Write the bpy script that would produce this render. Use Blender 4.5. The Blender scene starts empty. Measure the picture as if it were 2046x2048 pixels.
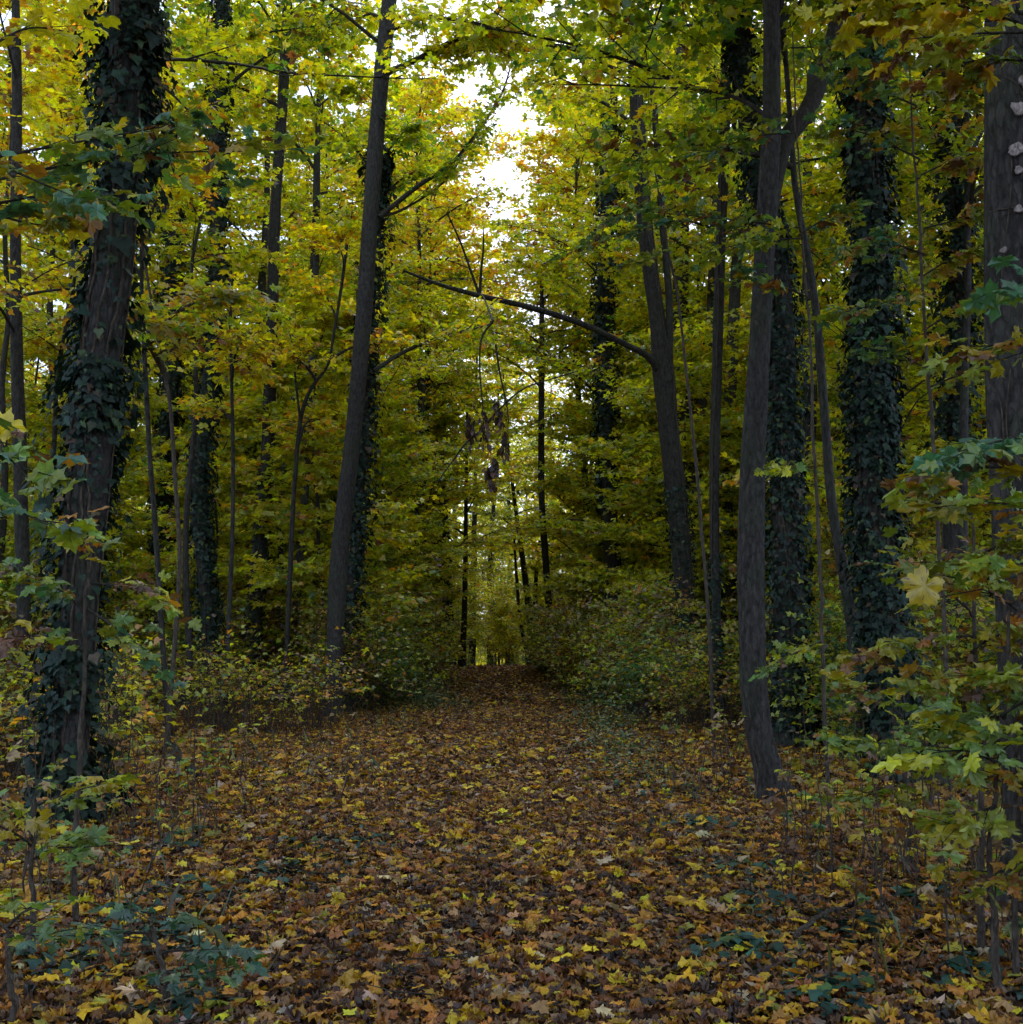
import bpy, math, random
import numpy as np
from math import radians, sin, cos, tan, atan, pi

RNG = np.random.default_rng(11)
random.seed(5)
C = bpy.context.scene.collection
sc = bpy.context.scene

# ------------------------------------------------------------------ camera
W, H, F = 2046.0, 2048.0, 2190.0
CAMZ = 1.6
HOR = 1265.0
PITCH = atan((HOR - H / 2) / F)
cam_d = bpy.data.cameras.new('camera')
cam = bpy.data.objects.new('camera', cam_d)
C.objects.link(cam)
cam.location = (0, 0, CAMZ)
cam.rotation_euler = (pi / 2 + PITCH, 0, 0)
cam_d.sensor_fit = 'HORIZONTAL'
cam_d.sensor_width = 36
cam_d.lens = 36 * F / W
cam_d.clip_end = 2000
sc.camera = cam
K = 2046 / 1930.0           # overview pixels to photo pixels


def P(px, py, d):
    """point seen at overview pixel (px, py), at distance d along the path"""
    px, py = px * K, py * K
    u, v = (px - W / 2) / F, -(py - H / 2) / F
    y = cos(PITCH) - v * sin(PITCH)
    z = sin(PITCH) + v * cos(PITCH)
    return np.array([u / y * d, d, CAMZ + z / y * d])


# ------------------------------------------------------------------ ground height
def path_x(y):
    t = np.maximum(np.asarray(y, float) - 15, 0)
    return .1 - .0009 * np.minimum(t, 40) ** 2 - .06 * np.maximum(t - 40, 0)


def gz(x, y):
    x = np.asarray(x, float); y = np.asarray(y, float)
    b = 0.05 * np.sin(x * .9 + y * .35) * np.cos(y * .6 - x * .2) + .03 * np.sin(x * 2.3 + 1) * np.sin(y * 1.9)
    side = np.clip((np.abs(x - path_x(y)) - 2.2) / 4, 0, 1)
    b = b * (.35 + .65 * side) + .12 * side * side
    drop = np.where(y > 47, -.035 * (y - 47) - .0, 0.0)
    drop = np.maximum(drop, -2.2)
    rise = .15 * np.exp(-((y - 46) / 9.0) ** 2)
    return b + drop + rise


# ------------------------------------------------------------------ materials
def new_mat(name):
    m = bpy.data.materials.new(name)
    m.use_nodes = True
    nt = m.node_tree
    nt.nodes.clear()
    return m, nt, nt.nodes, nt.links


def leaf_mat(name, trans=.45, rough=.5, gloss=.06, tboost=1.25):
    m, nt, N, L = new_mat(name)
    out = N.new('ShaderNodeOutputMaterial')
    at = N.new('ShaderNodeAttribute'); at.attribute_name = 'leaf_col'
    geo = N.new('ShaderNodeTexCoord')
    no = N.new('ShaderNodeTexNoise'); no.inputs['Scale'].default_value = 28; no.inputs['Detail'].default_value = 3
    L.new(geo.outputs['Object'], no.inputs['Vector'])
    mr = N.new('ShaderNodeMapRange'); mr.inputs['From Min'].default_value = .3; mr.inputs['From Max'].default_value = .7
    mr.inputs['To Min'].default_value = .7; mr.inputs['To Max'].default_value = 1.2
    L.new(no.outputs['Fac'], mr.inputs['Value'])
    mul = N.new('ShaderNodeVectorMath'); mul.operation = 'SCALE'
    L.new(at.outputs['Vector'], mul.inputs[0]); L.new(mr.outputs['Result'], mul.inputs['Scale'])
    dif = N.new('ShaderNodeBsdfDiffuse'); L.new(mul.outputs[0], dif.inputs['Color'])
    tb = N.new('ShaderNodeVectorMath'); tb.operation = 'MULTIPLY'; tb.inputs[1].default_value = (tboost, tboost, .55)
    L.new(mul.outputs[0], tb.inputs[0])
    tr = N.new('ShaderNodeBsdfTranslucent'); L.new(tb.outputs[0], tr.inputs['Color'])
    mx = N.new('ShaderNodeMixShader'); mx.inputs[0].default_value = trans
    L.new(dif.outputs[0], mx.inputs[1]); L.new(tr.outputs[0], mx.inputs[2])
    gl = N.new('ShaderNodeBsdfGlossy'); gl.inputs['Roughness'].default_value = rough
    gl.inputs['Color'].default_value = (1, 1, 1, 1)
    mx2 = N.new('ShaderNodeMixShader'); mx2.inputs[0].default_value = gloss
    L.new(mx.outputs[0], mx2.inputs[1]); L.new(gl.outputs[0], mx2.inputs[2])
    L.new(mx2.outputs[0], out.inputs['Surface'])
    return m


def bark_mat(name, c1, c2, scale=5, moss=(.05, .065, .03), mossamt=.35):
    m, nt, N, L = new_mat(name)
    out = N.new('ShaderNodeOutputMaterial')
    bs = N.new('ShaderNodeBsdfPrincipled'); bs.inputs['Roughness'].default_value = .9
    bs.inputs['Specular IOR Level'].default_value = .15
    tc = N.new('ShaderNodeTexCoord')
    mp = N.new('ShaderNodeMapping'); mp.inputs['Scale'].default_value = (scale * 3, scale * 3, scale * 1.1)
    L.new(tc.outputs['Object'], mp.inputs['Vector'])
    n1 = N.new('ShaderNodeTexNoise'); n1.inputs['Scale'].default_value = 1.6; n1.inputs['Detail'].default_value = 9
    n1.inputs['Roughness'].default_value = .68
    L.new(mp.outputs[0], n1.inputs['Vector'])
    cr = N.new('ShaderNodeValToRGB')
    cr.color_ramp.elements[0].position = .36; cr.color_ramp.elements[0].color = (*c1, 1)
    cr.color_ramp.elements[1].position = .66; cr.color_ramp.elements[1].color = (*c2, 1)
    L.new(n1.outputs['Fac'], cr.inputs[0])
    n2 = N.new('ShaderNodeTexNoise'); n2.inputs['Scale'].default_value = 1.7; n2.inputs['Detail'].default_value = 5
    L.new(tc.outputs['Object'], n2.inputs['Vector'])
    mr = N.new('ShaderNodeMapRange'); mr.inputs['From Min'].default_value = .48; mr.inputs['From Max'].default_value = .68
    mr.inputs['To Max'].default_value = mossamt
    L.new(n2.outputs['Fac'], mr.inputs['Value'])
    mix = N.new('ShaderNodeMixRGB'); mix.inputs[2].default_value = (*moss, 1)
    L.new(mr.outputs[0], mix.inputs[0]); L.new(cr.outputs[0], mix.inputs[1])
    L.new(mix.outputs[0], bs.inputs['Base Color'])
    bp = N.new('ShaderNodeBump'); bp.inputs['Strength'].default_value = .9; bp.inputs['Distance'].default_value = .02
    vo = N.new('ShaderNodeTexVoronoi'); vo.feature = 'DISTANCE_TO_EDGE'; vo.inputs['Scale'].default_value = 1.1
    wv = N.new('ShaderNodeVectorMath'); wv.operation = 'ADD'; L.new(mp.outputs[0], wv.inputs[0]); L.new(n1.outputs['Color'], wv.inputs[1])
    L.new(wv.outputs[0], vo.inputs['Vector'])
    m2 = N.new('ShaderNodeMapRange'); m2.inputs['From Max'].default_value = .12; L.new(vo.outputs['Distance'], m2.inputs['Value'])
    ad = N.new('ShaderNodeMath'); ad.operation = 'MULTIPLY_ADD'; ad.inputs[1].default_value = .5
    L.new(m2.outputs[0], ad.inputs[0]); L.new(n1.outputs['Fac'], ad.inputs[2])
    L.new(ad.outputs[0], bp.inputs['Height']); L.new(bp.outputs[0], bs.inputs['Normal'])
    L.new(bs.outputs[0], out.inputs['Surface'])
    return m


M_LEAF = leaf_mat('autumn_leaf', .56, tboost=1.75)
M_NEAR = leaf_mat('near_leaf', .38, .45, .05)
M_IVY = leaf_mat('ivy_leaf', .10, .5, .018, 1)
M_DRY = leaf_mat('dry_leaf', .18, .55, .035, 1)
M_BARK = bark_mat('bark', (.018, .015, .013), (.07, .06, .052))
M_BARKL = bark_mat('smooth_bark', (.024, .021, .019), (.078, .068, .06), 6, mossamt=.4)
M_TWIG = bark_mat('twig_bark', (.03, .025, .02), (.07, .058, .046), 8)
M_STEM = bark_mat('stem_bark', (.06, .047, .035), (.13, .1, .075), 8, mossamt=.1)
M_FUN = bark_mat('fungus_skin', (.20, .155, .135), (.52, .43, .39), 12, moss=(.2, .12, .08), mossamt=.6)

m, nt, N, L = new_mat('soil')
out = N.new('ShaderNodeOutputMaterial'); bs = N.new('ShaderNodeBsdfPrincipled'); bs.inputs['Roughness'].default_value = 1
bs.inputs['Specular IOR Level'].default_value = .05
tc = N.new('ShaderNodeTexCoord'); n1 = N.new('ShaderNodeTexNoise'); n1.inputs['Scale'].default_value = 9; n1.inputs['Detail'].default_value = 10
n1.inputs['Roughness'].default_value = .7
L.new(tc.outputs['Object'], n1.inputs['Vector'])
cr = N.new('ShaderNodeValToRGB')
cr.color_ramp.elements[0].position = .35; cr.color_ramp.elements[0].color = (.018, .011, .008, 1)
cr.color_ramp.elements[1].position = .7; cr.color_ramp.elements[1].color = (.11, .055, .025, 1)
L.new(n1.outputs['Fac'], cr.inputs[0]); L.new(cr.outputs[0], bs.inputs['Base Color'])
bp = N.new('ShaderNodeBump'); bp.inputs['Strength'].default_value = 1; bp.inputs['Distance'].default_value = .05
L.new(n1.outputs['Fac'], bp.inputs['Height']); L.new(bp.outputs[0], bs.inputs['Normal'])
L.new(bs.outputs[0], out.inputs['Surface'])
M_SOIL = m


# ------------------------------------------------------------------ object helpers
def link(o, parent=None):
    C.objects.link(o)
    if parent is not None:
        o.parent = parent
    return o


def thing(name, label, cat, loc=(0, 0, 0), group=None):
    o = bpy.data.objects.new(name, None)
    o.empty_display_size = .2
    link(o)
    o.location = loc
    o['label'] = label; o['category'] = cat
    if group:
        o['group'] = group
    return o


USED = {}


def mk_mesh(name, V, loops, starts, mat, cols=None, smooth=False):
    me = bpy.data.meshes.new(name)
    me.vertices.add(len(V)); me.vertices.foreach_set('co', np.ascontiguousarray(V, dtype=np.float32).ravel())
    me.loops.add(len(loops)); me.loops.foreach_set('vertex_index', np.ascontiguousarray(loops, dtype=np.int32))
    me.polygons.add(len(starts)); me.polygons.foreach_set('loop_start', np.ascontiguousarray(starts, dtype=np.int32))
    me.update(calc_edges=True)
    if smooth:
        me.polygons.foreach_set('use_smooth', np.ones(len(starts), dtype=bool))
    else:
        me.polygons.foreach_set('use_smooth', np.zeros(len(starts), dtype=bool))
    if cols is not None:
        a = me.attributes.new('leaf_col', 'FLOAT_VECTOR', 'FACE')
        a.data.foreach_set('vector', np.ascontiguousarray(cols, dtype=np.float32).ravel())
    me.materials.append(mat)
    return me


# leaf outlines, petiole at the origin, tip at (0,1)
def sym(h):
    return np.array(h + [(-x, y) for x, y in reversed(h) if abs(x) > 1e-6])


T_HI = sym([(0, 0), (.13, -.05), (.37, -.03), (.29, .08), (.36, .17), (.60, .34), (.43, .37), (.36, .45), (.20, .47),
            (.28, .62), (.27, .74), (.12, .78), (0, 1.0)])
T_MID = sym([(0, 0), (.37, -.03), (.25, .15), (.58, .36), (.2, .48), (.24, .74), (0, 1.0)])
T_LO = sym([(0, 0), (.40, .02), (.52, .40), (.2, .52), (0, 1.0)])
T_IVY = sym([(0, .06), (.3, -.08), (.46, .28), (.24, .5), (0, 1.0)])
T_OVAL = sym([(0, 0), (.2, .2), (.27, .5), (.15, .8), (0, 1.0)])


class Leaves:
    def __init__(self):
        self.V = []; self.L = []; self.S = []; self.Cc = []; self.nv = 0; self.nl = 0

    def add(self, pos, tip, nrm, size, col, T, curl=.25, fan=False, fold=0.0):
        n = len(pos)
        if n == 0:
            return
        tip = tip / (np.linalg.norm(tip, axis=1, keepdims=True) + 1e-9)
        nrm = nrm - (nrm * tip).sum(1, keepdims=True) * tip
        nrm = nrm / (np.linalg.norm(nrm, axis=1, keepdims=True) + 1e-9)
        sx = np.cross(tip, nrm)
        curl = np.broadcast_to(np.asarray(curl, float), (n,))
        fold = np.broadcast_to(np.asarray(fold, float), (n,))
        if fan:
            T = np.vstack([T, [[0, .33]]])
        k = len(T)
        tx, ty = T[:, 0], T[:, 1]
        # each leaf a little different in width and with wavy tips
        wx = np.random.default_rng(n).uniform(.8, 1.15, (n, 1))
        X = tx[None] * wx
        tz = -curl[:, None] * (tx ** 2 + (ty - .35) ** 2)[None] + fold[:, None] * np.abs(tx)[None]
        if fan:
            tz = tz + np.random.default_rng(n + 1).normal(0, .035, (n, k)) * (1 + 3 * np.abs(curl[:, None]))
        Vv = pos[:, None, :] + size[:, None, None] * (X[..., None] * sx[:, None] + ty[None, :, None] * tip[:, None] + tz[..., None] * nrm[:, None])
        base = self.nv + np.arange(n) * k
        if fan:
            m_ = k - 1
            idx = np.stack([np.full(m_, k - 1), np.arange(m_), (np.arange(m_) + 1) % m_], 1).ravel()
            lp = (base[:, None] + idx[None]).ravel()
            st = self.nl + np.arange(n * m_) * 3
            cc = np.repeat(col, m_, axis=0)
        else:
            lp = (base[:, None] + np.arange(k)[None]).ravel()
            st = self.nl + np.arange(n) * k
            cc = col
        self.V.append(Vv.reshape(-1, 3)); self.L.append(lp); self.S.append(st); self.Cc.append(cc)
        self.nv += n * k; self.nl += len(lp)

    def build(self, name, mat, parent=None, link_it=True):
        me = mk_mesh(name, np.vstack(self.V), np.concatenate(self.L), np.concatenate(self.S), mat, np.vstack(self.Cc))
        o = bpy.data.objects.new(name, me)
        if link_it:
            link(o, parent)
        return o


class Tubes:
    def __init__(self):
        self.V = []; self.L = []; self.nv = 0; self.lens = []

    def add(self, pts, rad, k=5, bump=0.0, cap=False, root=0.0, lump=0.0):
        pts = np.asarray(pts, float); rad = np.asarray(rad, float)
        n = len(pts)
        d = np.gradient(pts, axis=0)
        d /= np.linalg.norm(d, axis=1, keepdims=True) + 1e-9
        ref = np.array([0, 0, 1.0]) if abs(d[0][2]) < .8 else np.array([0, 1.0, 0])
        a = np.cross(d, ref); a /= np.linalg.norm(a, axis=1, keepdims=True) + 1e-9
        b = np.cross(d, a)
        th = np.arange(k) * 2 * pi / k
        rr = rad[:, None] * np.ones((1, k))
        if bump:
            z = pts[:, 2:3]
            rr = rr * (1 + bump * (np.sin(th[None] * 3 + z * .7 + pts[0, 0]) + .6 * np.sin(th[None] * 5 - z * 1.7) + .5 * np.sin(z * 2.9 + th[None] * 2)))
        if root:
            hh = np.maximum(pts[:, 2:3] - pts[0, 2], 0)
            rr = rr * (1 + root * np.exp(-hh / .22) * np.maximum(0, np.sin(th[None] * 4 + pts[-1, 0] * 3)) ** 2)
        if lump:
            rg_ = np.random.default_rng(n * 7 + k)
            for _ in range(int(n / 5)):
                a_, z_, w_ = rg_.uniform(0, 2 * pi), rg_.uniform(0, n), rg_.uniform(.25, .5)
                dth = np.abs((th[None] - a_ + pi) % (2 * pi) - pi)
                rr = rr * (1 + lump * rg_.uniform(.3, 1) * np.exp(-(dth / w_) ** 2 - ((np.arange(n)[:, None] - z_) / 1.1) ** 2))
        Vv = pts[:, None] + rr[..., None] * (np.cos(th)[None, :, None] * a[:, None] + np.sin(th)[None, :, None] * b[:, None])
        i = np.arange(n - 1)[:, None] * k; j = np.arange(k)[None]; j2 = (j + 1) % k
        q = np.stack([i + j, i + j2, i + k + j2, i + k + j], -1).reshape(-1) + self.nv
        self.V.append(Vv.reshape(-1, 3)); self.L.append(q); self.lens += [4] * ((n - 1) * k); self.nv += n * k
        if cap:
            self.L.append(np.arange(k)[::-1] + self.nv - k * n); self.lens.append(k)
            self.L.append(np.arange(k) + self.nv - k); self.lens.append(k)

    def build(self, name, mat, parent=None, link_it=True, smooth=True):
        ln = np.array(self.lens); st = np.concatenate([[0], np.cumsum(ln)[:-1]])
        me = mk_mesh(name, np.vstack(self.V), np.concatenate(self.L), st, mat, None, smooth)
        o = bpy.data.objects.new(name, me)
        if link_it:
            link(o, parent)
        return o


def smooth_path(pts, n):
    """Catmull-Rom through pts"""
    pts = np.asarray(pts, float)
    Pp = np.vstack([2 * pts[0] - pts[1], pts, 2 * pts[-1] - pts[-2]])
    s = np.linspace(0, len(pts) - 1 - 1e-6, n)
    i = s.astype(int); t = (s - i)[:, None]
    a, b, c, d = Pp[i], Pp[i + 1], Pp[i + 2], Pp[i + 3]
    return .5 * ((2 * b) + (c - a) * t + (2 * a - 5 * b + 4 * c - d) * t * t + (3 * b - 3 * c + d - a) * t ** 3)


# ------------------------------------------------------------------ palettes
YG = (.42, .42, .014); YY = (.60, .50, .014); OL = (.24, .28, .018); GR = (.09, .17, .03); OR = (.52, .24, .02)
BR = (.14, .06, .025); BG = (.06, .16, .085); LG = (.16, .25, .045); PK = (.38, .24, .17); TN = (.42, .31, .14)
PAL_Y = [(YG, .46), (YY, .24), (OL, .18), (GR, .07), (OR, .03), (BR, .02)]
PAL_YM = [(YG, .44), (YY, .26), (OL, .18), (GR, .04), (OR, .06), (BR, .02)]
PAL_YO = [(YY, .48), (YG, .24), (OR, .16), (OL, .06), (BR, .06)]
PAL_G = [(OL, .34), (GR, .2), (YG, .38), (LG, .04), (BR, .04)]
NY_ = (.36, .29, .012); NG_ = (.20, .24, .02); NO_ = (.34, .15, .015); NL_ = (.15, .23, .045)  # near leaf tones, darkened to stand in for the weaker foreground light
PAL_NG = [(BG, .22), (NL_, .28), (GR, .12), (NG_, .18), (NY_, .12), (NO_, .04), (BR, .04)]
PAL_NY = [(NY_, .36), (NG_, .24), (NL_, .08), (OL, .10), (NO_, .13), (BR, .09)]
PAL_B = [(BR, .34), (OL, .22), (TN, .10), (YG, .18), (OR, .10), (GR, .06)]
PAL_GG = [(BG, .30), (GR, .35), (OL, .25), (YG, .10)]


def pick(rng, pal, n, jit=.16):
    c = np.array([p[0] for p in pal]); w = np.array([p[1] for p in pal]); w = w / w.sum()
    i = rng.choice(len(pal), n, p=w)
    out = c[i] * np.exp(rng.normal(0, jit, (n, 1))) * np.exp(rng.normal(0, .07, (n, 3)))
    return np.clip(out, .003, .8)


# ------------------------------------------------------------------ crown growth
def unit(v):
    return v / (np.linalg.norm(v, axis=-1, keepdims=True) + 1e-9)


def leaves_on_twigs(rng, lv, A, D, Ln, pal, size, T, nodes=5, per=2, droop=.45, clump=.65, fan=False, curl=.35):
    """pairs of leaves along twigs that start at A, run along D for Ln"""
    n = len(A)
    if n == 0:
        return
    D = unit(D)
    tcol = pick(rng, pal, n, .12)
    t = (np.arange(nodes) + .7) / nodes
    pos = A[:, None] + D[:, None] * (Ln[:, None] * t[None])[..., None]
    pos = pos.reshape(-1, 3); DD = np.repeat(D, nodes, axis=0); cc = np.repeat(tcol, nodes, axis=0)
    up = np.array([0, 0, 1.0])
    side = unit(np.cross(DD, up))
    for s in range(per):
        m = len(pos)
        sg = 1 if s % 2 == 0 else -1
        ang = rng.uniform(.3, 1.35, (m, 1)) * sg
        d = DD * np.cos(ang) + side * np.sin(ang)
        d = d + up * -rng.uniform(0, droop * 1.6, (m, 1)) + rng.normal(0, .2, (m, 3))
        d = unit(d)
        nr = unit(up[None] * .9 + rng.normal(0, .42, (m, 3)) + d * .2)
        pet = rng.uniform(.3, .9, (m, 1)) * size
        own = pick(rng, pal, m, .18)
        use = rng.random((m, 1)) < clump
        col = np.where(use, cc * np.exp(rng.normal(0, .17, (m, 1))), own)
        sz = size * rng.uniform(.6, 1.25, m)
        lv.add(pos + d * pet * .6, d, nr, sz, col, T, curl=curl * rng.uniform(-.3, 1.6, m), fan=fan)


def crown(rng, axis, z0, z1, R, nl, pal, size, T, tw, lv, shape='round', nsub=8, ntw=5, nodes=5, el0=.6, r0=.05, hang=.25, twk=3, azr=None):
    """axis(z)->xyz.  Adds limbs and twigs to tw and leaves to lv."""
    A = []; D = []; Ln = []
    az = rng.uniform(0, 6.28)
    for i in range(nl):
        f = (i + rng.uniform(.1, .9)) / nl
        z = z0 + (z1 - z0) * f
        az += 2.4 + rng.normal(0, .3)
        a_ = az if azr is None else rng.uniform(*azr)
        prof = {'round': math.sqrt(max(.05, 1 - (f * 1.05 - .25) ** 2 * 1.3)), 'cone': 1.05 - .8 * f, 'flat': 1.0}[shape]
        Lb = R * prof * rng.uniform(.65, 1.1)
        el = el0 * rng.uniform(.4, 1.5) + .5 * f
        p = np.array(axis(z), float)
        pts = [p.copy()]
        ns = 7
        for k in range(ns):
            d = np.array([cos(a_) * cos(el), sin(a_) * cos(el), sin(el)])
            p = p + d * Lb / ns
            pts.append(p.copy())
            el -= hang * rng.uniform(.2, 1.1) * (.4 + .5 * f)
            a_ += rng.normal(0, .12)
        pts = np.array(pts)
        rb = r0 * (Lb / R) * (1 - .5 * f)
        tw.add(pts, np.linspace(rb, rb * .22, len(pts)), 5)
        for j in range(nsub):
            s = .18 + .82 * (j + rng.uniform(0, .8)) / nsub
            q = s * ns; q0 = min(int(q), ns - 1)
            bp_ = pts[q0] + (pts[q0 + 1] - pts[q0]) * (q - q0)
            dl = unit(pts[q0 + 1] - pts[q0])
            sd = unit(np.cross(dl, [0, 0, 1.0])) * (1 if j % 2 else -1)
            an = rng.uniform(.5, 1.2) if s < .95 else rng.uniform(0, .3)
            d = unit(dl * cos(an) + sd * sin(an) + np.array([0, 0, rng.normal(.02, .14)]))
            Ls = Lb * .42 * (1.15 - .6 * s) * rng.uniform(.7, 1.3)
            e = bp_ + d * Ls + np.array([0, 0, -.08 * Ls])
            mid = (bp_ + e) / 2 + rng.normal(0, .04 * Ls, 3)
            tw.add([bp_, mid, e], [rb * .3, rb * .2, rb * .08], twk)
            for w in range(ntw):
                u = (w + rng.uniform(.2, 1)) / ntw
                tp = bp_ + (mid - bp_) * u * 2 if u < .5 else mid + (e - mid) * (u - .5) * 2
                sd2 = unit(np.cross(d, [0, 0, 1.0])) * (1 if w % 2 else -1)
                an = rng.uniform(.3, 1.2)
                td = unit(d * cos(an) + sd2 * sin(an) + np.array([0, 0, rng.normal(-.05, .2)]))
                tl = rng.uniform(.3, .75)
                A.append(tp); D.append(td); Ln.append(tl)
                if w % 2 == 0:
                    tw.add([tp, tp + td * tl], [rb * .09 + .002, .0018], 3)
    leaves_on_twigs(rng, lv, np.array(A), np.array(D), np.array(Ln), pal, size, T, nodes)


def ivy(rng, lv, vines, cl, rad, dens, thick, size, arc=None, z0=None, z1=None, pal=None, nvine=4):
    """ivy leaves over a trunk centreline cl (n,3) with radii rad"""
    seg = np.linalg.norm(np.diff(cl, axis=0), axis=1)
    area = (seg * 2 * pi * (rad[:-1] + thick * .4)).sum()
    n = int(area * dens)
    s = rng.random(n) * (len(cl) - 1); i = s.astype(int); t = (s - i)[:, None]
    c = cl[i] * (1 - t) + cl[i + 1] * t
    r = rad[i] * (1 - t[:, 0]) + rad[i + 1] * t[:, 0]
    th = rng.uniform(0, 2 * pi, n)
    keep = np.ones(n, bool)
    if arc is not None:
        keep &= arc(th, c[:, 2], rng.random(n))
    gapn = np.sin(c[:, 2] * 1.7 + 2 * np.sin(th + .7) + 1) + .7 * np.sin(c[:, 2] * 3.1 + th * 2)
    keep &= (gapn > -1.05) | (rng.random(n) < .3)
    if z1 is not None:
        keep &= (c[:, 2] < z1)
    if z0 is not None:
        keep &= (c[:, 2] > z0)
    c, r, th = c[keep], r[keep], th[keep]; n = len(c)
    if n:
        # shaggy thickness: big where a slow noise says so
        nz = .5 + .5 * np.sin(c[:, 2] * 2.3 + th * 2) * np.sin(c[:, 2] * .9 + 1 + th)
        off = rng.random(n) ** 1.5 * thick * (.35 + 1.3 * nz)
        rd = np.stack([np.cos(th), np.sin(th), np.zeros(n)], 1)
        pos = c + rd * (r + .012 + off)[:, None]
        tip = unit(np.stack([rng.normal(0, .5, n), rng.normal(0, .5, n), -np.ones(n) * .9], 1) + rd * .4)
        nr = unit(rd + rng.normal(0, .35, (n, 3)) + np.array([0, 0, .35]))
        col = pick(rng, pal or [((.012, .027, .016), .6), ((.017, .036, .024), .25), ((.05, .075, .03), .1), ((.07, .05, .03), .05)], n, .25)
        lv.add(pos, tip, nr, size * np.exp(rng.normal(0, .35, n)), col, T_IVY, curl=rng.uniform(-.2, .6, n))
    for v in range(nvine):
        th0 = rng.uniform(-pi, 0); m_ = len(cl)
        tv = th0 + np.cumsum(rng.normal(0, .07, m_))
        pv = cl + np.stack([np.cos(tv), np.sin(tv), np.zeros(m_)], 1) * (rad + .012)[:, None]
        vines.add(pv, np.full(m_, rng.uniform(.008, .016)), 5)


# ------------------------------------------------------------------ world / light
world = bpy.data.worlds.new('World'); sc.world = world; world.use_nodes = True
nt = world.node_tree; N = nt.nodes; L = nt.links; N.clear()
out = N.new('ShaderNodeOutputWorld'); bg = N.new('ShaderNodeBackground')
sky = N.new('ShaderNodeTexSky'); sky.sky_type = 'NISHITA'; sky.sun_disc = False
SUN_EL, SUN_ROT = 42, 6
sky.sun_elevation = radians(SUN_EL); sky.sun_rotation = radians(SUN_ROT)
sky.air_density = 1; sky.dust_density = 2.5; sky.ozone_density = 1
tc = N.new('ShaderNodeTexCoord')
ns = N.new('ShaderNodeTexNoise'); ns.inputs['Scale'].default_value = 2.2; ns.inputs['Detail'].default_value = 7
L.new(tc.outputs['Generated'], ns.inputs['Vector'])
mr = N.new('ShaderNodeMapRange'); mr.inputs['From Min'].default_value = .35; mr.inputs['From Max'].default_value = .7
mr.inputs['To Min'].default_value = .62; mr.inputs['To Max'].default_value = .95
L.new(ns.outputs['Fac'], mr.inputs['Value'])
mix = N.new('ShaderNodeMixRGB'); L.new(mr.outputs[0], mix.inputs[0]); L.new(sky.outputs[0], mix.inputs[1])
mix.inputs[2].default_value = (6.0, 7.5, 10.6, 1)       # bright overcast cloud, in the sky's own units
L.new(mix.outputs[0], bg.inputs['Color']); bg.inputs['Strength'].default_value = .12
L.new(bg.outputs[0], out.inputs['Surface'])

sl = bpy.data.lights.new('sun', 'SUN'); so = bpy.data.objects.new('sun', sl); link(so)
sl.energy = 1.5; sl.angle = radians(20); sl.color = (1, .96, .9)
az = radians(SUN_ROT)
# the sun stands ahead of the camera, high above the wood
dvec = np.array([sin(az) * cos(radians(SUN_EL)), cos(az) * cos(radians(SUN_EL)), sin(radians(SUN_EL))])
from mathutils import Vector
so.rotation_euler = Vector(dvec).to_track_quat('Z', 'Y').to_euler()
so.location = (0, 0, 60)

# ------------------------------------------------------------------ ground
xs = np.concatenate([np.linspace(-400, -40, 12), np.linspace(-36, 36, 181), np.linspace(40, 400, 12)])
ys = np.concatenate([np.linspace(-60, -4, 12), np.linspace(-3, 70, 220), np.linspace(75, 800, 22)])
X, Y = np.meshgrid(xs, ys)
Z = gz(X, Y)
V = np.stack([X, Y, Z], -1).reshape(-1, 3)
nx, ny = len(xs), len(ys)
i, j = np.meshgrid(np.arange(nx - 1), np.arange(ny - 1))
q = np.stack([j * nx + i, j * nx + i + 1, (j + 1) * nx + i + 1, (j + 1) * nx + i], -1).reshape(-1)
me = mk_mesh('ground', V, q, np.arange(0, len(q), 4), M_SOIL, None, True)
g = bpy.data.objects.new('ground', me); link(g); g['kind'] = 'structure'

# ------------------------------------------------------------------ fallen leaves
rng = np.random.default_rng(3)
lv = Leaves()
LIT_PATH = [((.085, .036, .015), .28), ((.27, .10, .022), .22), ((.36, .19, .07), .13), ((.40, .28, .16), .06), ((.46, .19, .015), .17), ((.66, .37, .010), .14),
            ((.04, .025, .018), .06)]
LIT_SIDE = [((.095, .042, .018), .20), ((.27, .10, .02), .20), ((.36, .19, .07), .10), ((.36, .26, .18), .05), ((.46, .19, .015), .19), ((.66, .38, .010), .22),
            ((.34, .30, .03), .03), ((.04, .025, .018), .03)]


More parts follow.
